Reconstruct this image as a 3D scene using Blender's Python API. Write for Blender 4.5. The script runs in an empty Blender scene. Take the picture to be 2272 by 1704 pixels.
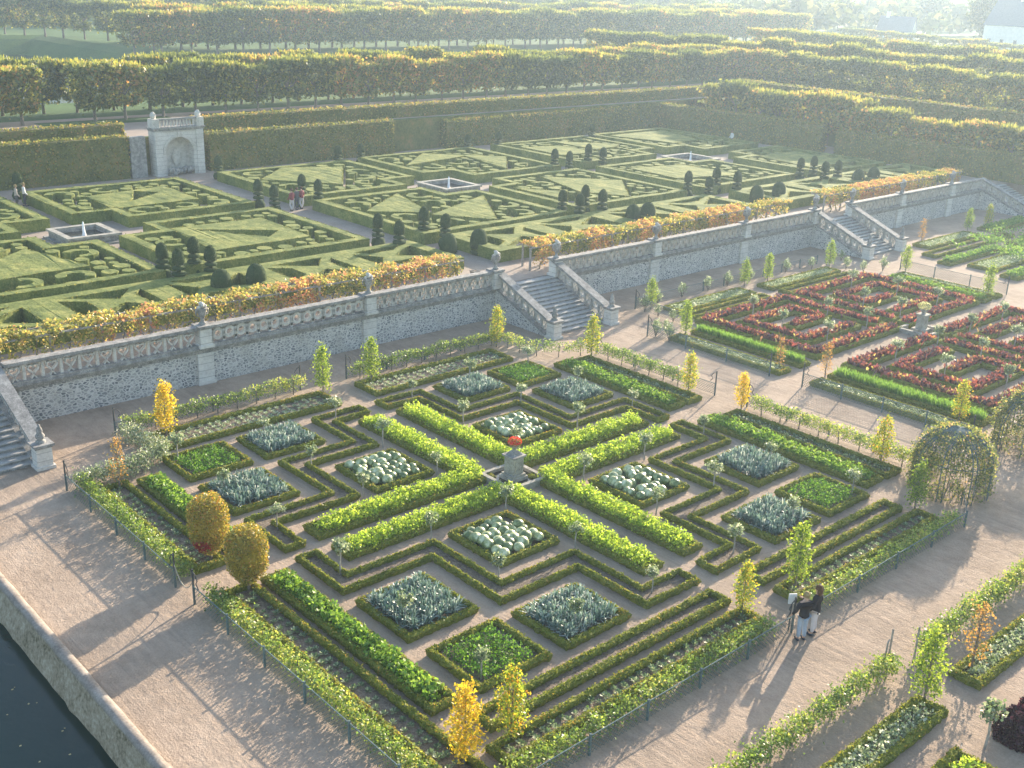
import bpy, math, random
import numpy as np
from mathutils import Vector, Matrix
from mathutils.geometry import tessellate_polygon

R_ = math.radians
scene = bpy.context.scene
col = scene.collection
rng = np.random.default_rng(11)
random.seed(5)

# ------------------------------------------------------------------ camera
CAMX, CAMY, CAMZ = 30.79, -28.56, 19.5
YAW, PITCH, ROLL = 2.3983, 0.3537, 0.0352
cam_d = bpy.data.cameras.new('camera'); cam = bpy.data.objects.new('camera', cam_d); col.objects.link(cam)
fw = Vector((math.cos(YAW)*math.cos(PITCH), math.sin(YAW)*math.cos(PITCH), -math.sin(PITCH)))
r0 = Vector((math.sin(YAW), -math.cos(YAW), 0)); u0 = r0.cross(fw)
rt = math.cos(ROLL)*r0 + math.sin(ROLL)*u0
up = -math.sin(ROLL)*r0 + math.cos(ROLL)*u0
M = Matrix((rt, up, -fw)).transposed().to_4x4(); M.translation = (CAMX, CAMY, CAMZ)
cam.matrix_world = M
cam_d.sensor_width = 36.0; cam_d.lens = 2446.29/2272*36.0
cam_d.clip_start = 0.5; cam_d.clip_end = 5000
scene.camera = cam

# ------------------------------------------------------------------ light
SUN_EL, SUN_AZ = 16.0, 109.0          # azimuth counted from +X towards +Y
w = bpy.data.worlds.new('World'); scene.world = w; w.use_nodes = True
nt = w.node_tree; nt.nodes.clear()
sky = nt.nodes.new('ShaderNodeTexSky'); sky.sky_type = 'NISHITA'; sky.sun_disc = False
sky.sun_elevation = R_(SUN_EL); sky.sun_rotation = R_(90-SUN_AZ)
sky.dust_density = 1.5; sky.air_density = 1.1; sky.ozone_density = 1.2
bg = nt.nodes.new('ShaderNodeBackground'); bg.inputs[1].default_value = 0.135
wo = nt.nodes.new('ShaderNodeOutputWorld')
nt.links.new(sky.outputs[0], bg.inputs[0]); nt.links.new(bg.outputs[0], wo.inputs[0])
sd = bpy.data.lights.new('sun', 'SUN'); sd.energy = 4.5; sd.angle = R_(0.6); sd.color = (1.0, 0.85, 0.66)
so = bpy.data.objects.new('sun', sd); col.objects.link(so)
sdir = Vector((math.cos(R_(SUN_EL))*math.cos(R_(SUN_AZ)), math.cos(R_(SUN_EL))*math.sin(R_(SUN_AZ)), math.sin(R_(SUN_EL))))
so.rotation_euler = sdir.to_track_quat('Z', 'Y').to_euler(); so.location = (0, 60, 60)
vs = scene.view_settings; vs.view_transform = 'Standard'; vs.look = 'None'; vs.exposure = 1.55; vs.gamma = 1.0
vs.use_curve_mapping = False
scene.cycles.volume_bounces = 1
scene.cycles.max_bounces = 6; scene.cycles.diffuse_bounces = 3; scene.cycles.transparent_max_bounces = 8
scene.cycles.use_denoising = True

# ------------------------------------------------------------------ materials
def newmat(name):
    m = bpy.data.materials.new(name); m.use_nodes = True
    m.node_tree.nodes.clear(); return m, m.node_tree
def N(nt, t, **kw):
    n = nt.nodes.new(t)
    for k, v in kw.items():
        if k.startswith('i_'): n.inputs[k[2:].replace('_', ' ')].default_value = v
        else: setattr(n, k, v)
    return n
def ramp(nt, fac, stops):
    r = nt.nodes.new('ShaderNodeValToRGB'); e = r.color_ramp.elements
    while len(e) < len(stops): e.new(0.5)
    for i, (p, c) in enumerate(stops): e[i].position = p; e[i].color = (*c, 1)
    nt.links.new(fac, r.inputs[0]); return r.outputs[0]
def coords(nt, scale=1.0, kind='pos', stretch=None):
    if kind == 'pos': o = nt.nodes.new('ShaderNodeNewGeometry').outputs['Position']
    else: o = nt.nodes.new('ShaderNodeTexCoord').outputs['Object']
    if stretch:
        m = nt.nodes.new('ShaderNodeMapping'); m.inputs['Scale'].default_value = stretch
        nt.links.new(o, m.inputs[0]); o = m.outputs[0]
    return o
def noise(nt, vec, scale, detail=4, rough=0.6):
    n = nt.nodes.new('ShaderNodeTexNoise'); n.inputs['Scale'].default_value = scale
    n.inputs['Detail'].default_value = detail; n.inputs['Roughness'].default_value = rough
    nt.links.new(vec, n.inputs['Vector']); return n.outputs['Fac']
def mix(nt, a, b, f, mode='MIX'):
    m = nt.nodes.new('ShaderNodeMix'); m.data_type = 'RGBA'; m.blend_type = mode
    for s, v in ((6, a), (7, b)):
        if isinstance(v, tuple): m.inputs[s].default_value = (*v, 1)
        else: nt.links.new(v, m.inputs[s])
    if isinstance(f, (int, float)): m.inputs[0].default_value = f
    else: nt.links.new(f, m.inputs[0])
    return m.outputs[2]
def mth(nt, op, a, b=0.0):
    m = nt.nodes.new('ShaderNodeMath'); m.operation = op
    for i, v in enumerate((a, b)):
        if isinstance(v, (int, float)): m.inputs[i].default_value = v
        else: nt.links.new(v, m.inputs[i])
    return m.outputs[0]
def finish(nt, colr, rough=0.9, bump=None, strength=0.5, dist=0.05, metallic=0.0, spec=0.3):
    p = nt.nodes.new('ShaderNodeBsdfPrincipled')
    if isinstance(colr, tuple): p.inputs['Base Color'].default_value = (*colr, 1)
    else: nt.links.new(colr, p.inputs['Base Color'])
    p.inputs['Roughness'].default_value = rough; p.inputs['Metallic'].default_value = metallic
    p.inputs['Specular IOR Level'].default_value = spec
    if bump is not None:
        b = nt.nodes.new('ShaderNodeBump'); b.inputs['Strength'].default_value = strength
        b.inputs['Distance'].default_value = dist
        nt.links.new(bump, b.inputs['Height']); nt.links.new(b.outputs[0], p.inputs['Normal'])
    o = nt.nodes.new('ShaderNodeOutputMaterial'); nt.links.new(p.outputs[0], o.inputs[0]); return p

def mat_leaf(name, stops, trans=0.45, objvar=0.25, gloss=0.04, big=None):
    """leaf cards: colour per leaf from the tint attribute, light passes through"""
    m, nt = newmat(name)
    a = N(nt, 'ShaderNodeAttribute', attribute_name='tint')
    oi = nt.nodes.new('ShaderNodeObjectInfo')
    f = mth(nt, 'ADD', a.outputs['Fac'], mth(nt, 'MULTIPLY', mth(nt, 'SUBTRACT', oi.outputs['Random'], 0.5), objvar))
    if big:
        n = noise(nt, coords(nt), big, 2)
        f = mth(nt, 'ADD', f, mth(nt, 'MULTIPLY', mth(nt, 'SUBTRACT', n, 0.5), 1.3))
    c = ramp(nt, f, stops)
    d = nt.nodes.new('ShaderNodeBsdfDiffuse'); t = nt.nodes.new('ShaderNodeBsdfTranslucent')
    nt.links.new(c, d.inputs[0])
    c2 = mix(nt, c, (1.0, 0.95, 0.45), 0.35, 'MULTIPLY')
    hs = nt.nodes.new('ShaderNodeHueSaturation'); hs.inputs['Value'].default_value = 1.7; nt.links.new(c2, hs.inputs['Color'])
    nt.links.new(hs.outputs[0], t.inputs[0])
    ms = nt.nodes.new('ShaderNodeMixShader'); ms.inputs[0].default_value = trans
    nt.links.new(d.outputs[0], ms.inputs[1]); nt.links.new(t.outputs[0], ms.inputs[2])
    g = nt.nodes.new('ShaderNodeBsdfGlossy'); g.inputs['Roughness'].default_value = 0.45
    ms2 = nt.nodes.new('ShaderNodeMixShader'); ms2.inputs[0].default_value = gloss
    nt.links.new(ms.outputs[0], ms2.inputs[1]); nt.links.new(g.outputs[0], ms2.inputs[2])
    o = nt.nodes.new('ShaderNodeOutputMaterial'); nt.links.new(ms2.outputs[0], o.inputs[0])
    return m

def mat_noise(name, stops, scale=6, rough=0.95, bump=0.5, dist=0.03, detail=5, kind='pos', spec=0.2, scale2=None):
    m, nt = newmat(name); v = coords(nt, kind=kind)
    f = noise(nt, v, scale, detail)
    if scale2:
        f = mth(nt, 'ADD', mth(nt, 'MULTIPLY', f, 0.55), mth(nt, 'MULTIPLY', noise(nt, v, scale2, 3), 0.45))
    finish(nt, ramp(nt, f, stops), rough, noise(nt, v, scale*3, 4), bump, dist, spec=spec); return m

MT = {}
def build_materials():
    # gravel: pinkish beige sand with raked, trodden relief
    m, nt = newmat('gravel'); v = coords(nt)
    n1 = noise(nt, v, 0.35, 4); n2 = noise(nt, v, 14, 5, 0.75); n3 = noise(nt, v, 2.2, 4)
    f = mth(nt, 'ADD', mth(nt, 'MULTIPLY', n1, 0.4), mth(nt, 'ADD', mth(nt, 'MULTIPLY', n2, 0.35), mth(nt, 'MULTIPLY', n3, 0.25)))
    c = ramp(nt, f, [(0.34, (0.28, 0.212, 0.158)), (0.5, (0.43, 0.33, 0.252)), (0.66, (0.55, 0.43, 0.335))])
    tr = noise(nt, coords(nt, stretch=(0.12, 2.6, 1)), 2.0, 3, 0.6)
    h = mth(nt, 'ADD', mth(nt, 'MULTIPLY', noise(nt, v, 3.2, 6, 0.78), 1.0), mth(nt, 'ADD', mth(nt, 'MULTIPLY', n2, 0.4), mth(nt, 'MULTIPLY', tr, 0.35)))
    c = mix(nt, c, (0.24, 0.2, 0.165), ramp(nt, mth(nt, 'MULTIPLY', noise(nt, v, 0.11, 5, 0.7), mth(nt, 'ADD', tr, 0.5)), [(0.5, (0, 0, 0)), (0.66, (0.5, 0.5, 0.5))]))
    finish(nt, c, 0.95, h, 0.9, 0.1, spec=0.12); MT['gravel'] = m
    m, nt = newmat('terrace_gravel'); v = coords(nt)
    f = mth(nt, 'ADD', mth(nt, 'MULTIPLY', noise(nt, v, 0.5, 4), 0.5), mth(nt, 'MULTIPLY', noise(nt, v, 9, 4), 0.5))
    finish(nt, ramp(nt, f, [(0.3, (0.25, 0.2, 0.165)), (0.7, (0.43, 0.35, 0.29))]), 0.95, noise(nt, v, 8, 4), 0.3, 0.04); MT['tgravel'] = m
    MT['soil'] = mat_noise('soil', [(0.35, (0.11, 0.085, 0.06)), (0.5, (0.22, 0.175, 0.135)), (0.66, (0.36, 0.3, 0.235))], 7, bump=1.0, dist=0.08, scale2=22)
    MT['lawn'] = mat_noise('lawn_grass', [(0.35, (0.035, 0.085, 0.022)), (0.65, (0.085, 0.16, 0.04))], 3, bump=0.6, dist=0.05, scale2=0.12)
    MT['box'] = mat_noise('clipped_box', [(0.34, (0.075, 0.095, 0.016)), (0.5, (0.17, 0.19, 0.03)), (0.64, (0.29, 0.26, 0.05))], 4.5, bump=1.0, dist=0.05, scale2=26)
    MT['parterre'] = mat_noise('clipped_parterre_box', [(0.36, (0.075, 0.11, 0.026)), (0.5, (0.165, 0.195, 0.05)), (0.63, (0.31, 0.3, 0.09))], 0.7, bump=1.0, dist=0.1, scale2=9)
    MT['yew'] = mat_noise('clipped_yew', [(0.35, (0.028, 0.052, 0.02)), (0.65, (0.075, 0.11, 0.042))], 9, bump=1.0, dist=0.05, scale2=30)
    MT['hornbeam_core'] = mat_noise('hornbeam_hedge', [(0.33, (0.07, 0.085, 0.03)), (0.5, (0.15, 0.155, 0.045)), (0.6, (0.22, 0.17, 0.06)), (0.7, (0.27, 0.18, 0.065))], 0.45, bump=1.0, dist=0.15, scale2=5)
    MT['bark'] = mat_noise('bark', [(0.3, (0.12, 0.1, 0.08)), (0.7, (0.3, 0.26, 0.21))], 12, bump=0.8, dist=0.02)
    MT['wood'] = mat_noise('weathered_wood', [(0.3, (0.22, 0.2, 0.18)), (0.7, (0.42, 0.39, 0.35))], 9, bump=0.4, dist=0.01)
    MT['trellis'] = mat_noise('painted_trellis', [(0.3, (0.09, 0.13, 0.13)), (0.7, (0.17, 0.22, 0.215))], 9, bump=0.2, dist=0.01)
    MT['post'] = mat_noise('dark_post', [(0.3, (0.05, 0.05, 0.05)), (0.7, (0.12, 0.12, 0.11))], 9, bump=0.2, dist=0.01)
    # stones
    def stone(name, lo, mid, hi, sc=1.6, coursed=False):
        m, nt = newmat(name); v = coords(nt)
        f = mth(nt, 'ADD', mth(nt, 'MULTIPLY', noise(nt, v, sc, 5, 0.7), 0.6), mth(nt, 'MULTIPLY', noise(nt, v, sc*7, 4), 0.4))
        c = ramp(nt, f, [(0.34, lo), (0.5, mid), (0.66, hi)])
        h = noise(nt, v, 18, 4)
        if coursed:
            sx = nt.nodes.new('ShaderNodeSeparateXYZ'); nt.links.new(v, sx.inputs[0])
            z = mth(nt, 'FRACT', mth(nt, 'DIVIDE', sx.outputs[2], coursed))
            j = mth(nt, 'LESS_THAN', z, 0.07)
            c = mix(nt, c, (0.2, 0.18, 0.16), mth(nt, 'MULTIPLY', j, 0.6))
        finish(nt, c, 0.9, h, 0.35, 0.03); MT[name] = m
    stone('pale_stone', (0.32, 0.3, 0.265), (0.55, 0.52, 0.47), (0.68, 0.65, 0.6), 2.5)
    stone('ashlar', (0.45, 0.425, 0.39), (0.6, 0.575, 0.53), (0.7, 0.68, 0.63), 1.2, coursed=0.36)
    stone('weathered_stone', (0.13, 0.125, 0.12), (0.27, 0.26, 0.245), (0.48, 0.46, 0.43), 3.0)
    stone('step_stone', (0.26, 0.25, 0.24), (0.4, 0.385, 0.36), (0.54, 0.52, 0.48), 3.0)
    stone('aged_stone', (0.17, 0.16, 0.13), (0.33, 0.31, 0.265), (0.5, 0.475, 0.42), 3.0)
    stone('coping_stone', (0.17, 0.14, 0.115), (0.29, 0.245, 0.205), (0.4, 0.35, 0.3), 2.0)
    # rubble wall: pale mortar round small grey stones
    m, nt = newmat('rubble'); v = coords(nt)
    mp = nt.nodes.new('ShaderNodeMapping'); mp.inputs['Scale'].default_value = (1, 0.8, 1.25); nt.links.new(v, mp.inputs[0])
    nd = nt.nodes.new('ShaderNodeTexNoise'); nd.inputs['Scale'].default_value = 4; nt.links.new(mp.outputs[0], nd.inputs['Vector'])
    wv = mix(nt, mp.outputs[0], nd.outputs['Color'], 0.12)
    vo = nt.nodes.new('ShaderNodeTexVoronoi'); vo.feature = 'DISTANCE_TO_EDGE'; vo.inputs['Scale'].default_value = 7.0; nt.links.new(wv, vo.inputs['Vector'])
    vc = nt.nodes.new('ShaderNodeTexVoronoi'); vc.inputs['Scale'].default_value = 7.0; nt.links.new(wv, vc.inputs['Vector'])
    sep = nt.nodes.new('ShaderNodeSeparateColor'); nt.links.new(vc.outputs['Color'], sep.inputs[0])
    stn = ramp(nt, sep.outputs[0], [(0.0, (0.12, 0.125, 0.14)), (0.4, (0.28, 0.28, 0.28)), (1.0, (0.5, 0.48, 0.45))])
    j = ramp(nt, mth(nt, 'ADD', vo.outputs['Distance'], mth(nt, 'MULTIPLY', noise(nt, v, 7, 3), 0.12)), [(0.12, (1, 1, 1)), (0.22, (0, 0, 0))])
    c = mix(nt, stn, (0.6, 0.58, 0.55), j)
    big = noise(nt, v, 0.8, 4)
    c = mix(nt, c, (0.4, 0.38, 0.34), ramp(nt, big, [(0.5, (0, 0, 0)), (0.75, (0.7, 0.7, 0.7))]))
    finish(nt, c, 0.95, vo.outputs['Distance'], 0.6, 0.08); MT['rubble'] = m
    # moat wall stone, mossy brown
    m, nt = newmat('moat_stone'); v = coords(nt)
    f = mth(nt, 'ADD', mth(nt, 'MULTIPLY', noise(nt, v, 1.2, 5, 0.7), 0.5), mth(nt, 'MULTIPLY', noise(nt, v, 9, 5), 0.5))
    finish(nt, ramp(nt, f, [(0.36, (0.12, 0.1, 0.055)), (0.5, (0.33, 0.27, 0.19)), (0.66, (0.5, 0.43, 0.33))]), 0.95, f, 0.9, 0.08); MT['moat_stone'] = m
    # water
    m, nt = newmat('moat_water'); v = coords(nt)
    p = finish(nt, (0.008, 0.028, 0.022), 0.1, noise(nt, v, 2.2, 4), 0.45, 0.03, spec=0.22); MT['water'] = m
    m, nt = newmat('pool_water'); v = coords(nt)
    finish(nt, (0.035, 0.035, 0.03), 0.08, noise(nt, v, 4, 2), 0.1, 0.02, spec=0.5); MT['pool'] = m
    m, nt = newmat('spray'); finish(nt, (0.9, 0.92, 0.94), 0.4); MT['spray'] = m
    def plain(name, c, rough=0.8, sc=14, k=0.25):
        lo = tuple(x*(1-k) for x in c); hi = tuple(min(1, x*(1+k)) for x in c)
        MT[name] = mat_noise(name, [(0.3, lo), (0.7, hi)], sc, rough=rough, bump=0.3, dist=0.01, kind='obj')
    plain('white_paint', (0.78, 0.77, 0.73), k=0.06)
    plain('skin', (0.5, 0.32, 0.24), k=0.08); plain('dark_coat', (0.022, 0.02, 0.026)); plain('denim', (0.36, 0.42, 0.5), k=0.12)
    plain('pale_trousers', (0.6, 0.57, 0.58), k=0.08); plain('brown_hair', (0.11, 0.06, 0.03)); plain('fair_hair', (0.3, 0.22, 0.1))
    plain('shoes', (0.03, 0.04, 0.06)); plain('white_cloth', (0.7, 0.68, 0.66), k=0.08); plain('beige_cloth', (0.42, 0.36, 0.32), k=0.1)
    plain('red_cloth', (0.25, 0.06, 0.07)); plain('grey_cloth', (0.1, 0.1, 0.11)); plain('rope', (0.4, 0.36, 0.28))
    plain('roof_slate', (0.12, 0.14, 0.18), sc=3); plain('plaster', (0.74, 0.72, 0.68), sc=1.2, k=0.08); plain('glass_dark', (0.04, 0.05, 0.06), rough=0.2)
    plain('fallen_leaf', (0.5, 0.42, 0.2), k=0.5)
    # foliage
    G = lambda *a: a
    MT['L_lettuce'] = mat_leaf('lettuce_leaf', [(0.0, (0.15, 0.25, 0.025)), (0.45, (0.32, 0.44, 0.045)), (1.0, (0.48, 0.54, 0.08))], 0.5, 0.1)
    MT['L_green'] = mat_leaf('fresh_green_leaf', [(0.0, (0.06, 0.14, 0.02)), (0.5, (0.16, 0.29, 0.035)), (1.0, (0.29, 0.4, 0.06))], 0.4, 0.1)
    MT['L_parsley'] = mat_leaf('parsley_leaf', [(0.0, (0.03, 0.1, 0.012)), (0.5, (0.09, 0.21, 0.02)), (1.0, (0.2, 0.33, 0.04))], 0.4, 0.1)
    MT['L_leek'] = mat_leaf('leek_blade', [(0.0, (0.05, 0.11, 0.09)), (0.5, (0.14, 0.23, 0.2)), (0.8, (0.25, 0.34, 0.31)), (1.0, (0.6, 0.64, 0.6))], 0.25, 0.1, 0.12)  # near-white last stop puts bright glints into the blade colour
    MT['L_cabbage'] = mat_leaf('small_cabbage_leaf', [(0.0, (0.06, 0.11, 0.05)), (0.6, (0.16, 0.24, 0.1)), (1.0, (0.38, 0.44, 0.28))], 0.3, 0.2, 0.06)
    MT['L_box'] = mat_leaf('box_leaf', [(0.0, (0.08, 0.11, 0.014)), (0.5, (0.17, 0.21, 0.025)), (0.85, (0.28, 0.27, 0.04)), (1.0, (0.34, 0.22, 0.05))], 0.4, 0.15, 0.03, big=0.8)
    MT['L_apple'] = mat_leaf('espalier_leaf', [(0.0, (0.07, 0.13, 0.02)), (0.45, (0.17, 0.26, 0.04)), (0.8, (0.32, 0.39, 0.07)), (1.0, (0.46, 0.43, 0.1))], 0.45, 0.2, 0.08, big=0.35)
    MT['L_rose'] = mat_leaf('rose_leaf', [(0.0, (0.08, 0.13, 0.06)), (0.5, (0.19, 0.25, 0.12)), (0.85, (0.35, 0.4, 0.24)), (1.0, (0.6, 0.6, 0.5))], 0.4, 0.3, 0.1)
    MT['L_peargreen'] = mat_leaf('green_pear_leaf', [(0.0, (0.06, 0.12, 0.015)), (0.5, (0.17, 0.26, 0.025)), (1.0, (0.36, 0.42, 0.05))], 0.5, 0.2)
    MT['L_pearmix'] = mat_leaf('turning_pear_leaf', [(0.0, (0.1, 0.17, 0.02)), (0.5, (0.26, 0.33, 0.03)), (0.85, (0.48, 0.42, 0.04)), (1.0, (0.6, 0.3, 0.03))], 0.5, 0.1)
    MT['L_pearyellow'] = mat_leaf('golden_pear_leaf', [(0.0, (0.3, 0.26, 0.02)), (0.4, (0.52, 0.42, 0.03)), (0.85, (0.68, 0.48, 0.03)), (1.0, (0.6, 0.3, 0.03))], 0.5, 0.1)
    MT['L_pearorange'] = mat_leaf('rusty_pear_leaf', [(0.0, (0.12, 0.14, 0.05)), (0.45, (0.36, 0.22, 0.07)), (1.0, (0.5, 0.25, 0.06))], 0.4, 0.1)
    MT['L_copper'] = mat_leaf('copper_beech_leaf', [(0.0, (0.11, 0.13, 0.02)), (0.4, (0.3, 0.27, 0.04)), (0.85, (0.46, 0.35, 0.06)), (1.0, (0.42, 0.18, 0.05))], 0.4, 0.1, 0.06)
    MT['L_red'] = mat_leaf('red_leaf', [(0.0, (0.25, 0.03, 0.03)), (1.0, (0.5, 0.08, 0.05))], 0.4, 0.0)
    MT['L_geranium'] = mat_leaf('red_flower', [(0.0, (0.45, 0.02, 0.015)), (1.0, (0.8, 0.09, 0.05))], 0.3, 0.0)
    MT['L_cream'] = mat_leaf('cream_flower', [(0.0, (0.3, 0.35, 0.12)), (0.5, (0.55, 0.52, 0.28)), (1.0, (0.75, 0.7, 0.5))], 0.3, 0.0)
    MT['L_chard'] = mat_leaf('red_chard_leaf', [(0.0, (0.05, 0.03, 0.03)), (0.45, (0.17, 0.05, 0.045)), (0.75, (0.31, 0.07, 0.06)), (0.92, (0.44, 0.2, 0.08)), (1.0, (0.48, 0.4, 0.13))], 0.42, 0.0, 0.1, big=1.5)
    MT['L_iris'] = mat_leaf('iris_blade', [(0.0, (0.07, 0.16, 0.025)), (1.0, (0.22, 0.36, 0.06))], 0.5, 0.0)
    MT['L_white'] = mat_leaf('silver_leaf', [(0.0, (0.12, 0.18, 0.08)), (0.5, (0.28, 0.35, 0.18)), (0.85, (0.45, 0.5, 0.35)), (1.0, (0.7, 0.7, 0.62))], 0.35, 0.0, 0.08)
    MT['L_yew'] = mat_leaf('yew_sprig', [(0.0, (0.02, 0.04, 0.018)), (0.6, (0.055, 0.09, 0.035)), (1.0, (0.13, 0.16, 0.06))], 0.15, 0.1, 0.02)
    MT['L_parterre'] = mat_leaf('parterre_sprig', [(0.0, (0.08, 0.11, 0.03)), (0.5, (0.17, 0.19, 0.055)), (1.0, (0.32, 0.29, 0.1))], 0.3, 0.1, 0.02)
    MT['L_purple'] = mat_leaf('purple_leaf', [(0.0, (0.02, 0.008, 0.014)), (1.0, (0.085, 0.02, 0.04))], 0.25, 0.0, 0.03)
    MT['L_vine'] = mat_leaf('autumn_vine_leaf', [(0.0, (0.13, 0.17, 0.04)), (0.35, (0.28, 0.28, 0.06)), (0.7, (0.46, 0.37, 0.1)), (0.93, (0.5, 0.31, 0.12)), (1.0, (0.46, 0.2, 0.12))], 0.5, 0.25, 0.06, big=0.4)
    MT['L_vinered'] = mat_leaf('red_vine_leaf', [(0.0, (0.25, 0.26, 0.06)), (0.4, (0.46, 0.33, 0.1)), (0.8, (0.5, 0.24, 0.12)), (1.0, (0.45, 0.16, 0.12))], 0.5, 0.25, 0.06)
    MT['L_hornbeam'] = mat_leaf('hornbeam_leaf', [(0.0, (0.09, 0.115, 0.028)), (0.5, (0.2, 0.22, 0.045)), (0.8, (0.3, 0.25, 0.06)), (1.0, (0.38, 0.23, 0.08))], 0.45, 0.1, 0.03, big=0.3)
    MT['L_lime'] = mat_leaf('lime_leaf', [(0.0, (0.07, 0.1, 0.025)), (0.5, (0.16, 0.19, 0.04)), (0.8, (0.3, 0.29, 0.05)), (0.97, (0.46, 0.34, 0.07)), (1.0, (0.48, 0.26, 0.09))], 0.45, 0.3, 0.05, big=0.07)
    MT['L_wood'] = mat_leaf('woodland_leaf', [(0.0, (0.04, 0.06, 0.02)), (0.5, (0.09, 0.12, 0.04)), (1.0, (0.22, 0.2, 0.07))], 0.35, 0.3, 0.02, big=0.03)
    MT['L_bower'] = mat_leaf('climber_leaf', [(0.0, (0.05, 0.08, 0.02)), (0.5, (0.15, 0.19, 0.04)), (0.85, (0.34, 0.34, 0.09)), (1.0, (0.5, 0.3, 0.12))], 0.45, 0.0, 0.08)
    MT['melon'] = None
    m, nt = newmat('pale_cabbage_head'); v = coords(nt, kind='obj')
    oi = nt.nodes.new('ShaderNodeObjectInfo')
    f = mth(nt, 'ADD', noise(nt, v, 5, 3), mth(nt, 'MULTIPLY', mth(nt, 'SUBTRACT', oi.outputs['Random'], 0.5), 0.25))
    finish(nt, ramp(nt, f, [(0.36, (0.1, 0.15, 0.04)), (0.5, (0.34, 0.39, 0.17)), (0.66, (0.68, 0.69, 0.47))]), 0.42, noise(nt, v, 9, 3), 0.3, 0.03, spec=0.7); MT['melon'] = m
build_materials()

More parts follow.
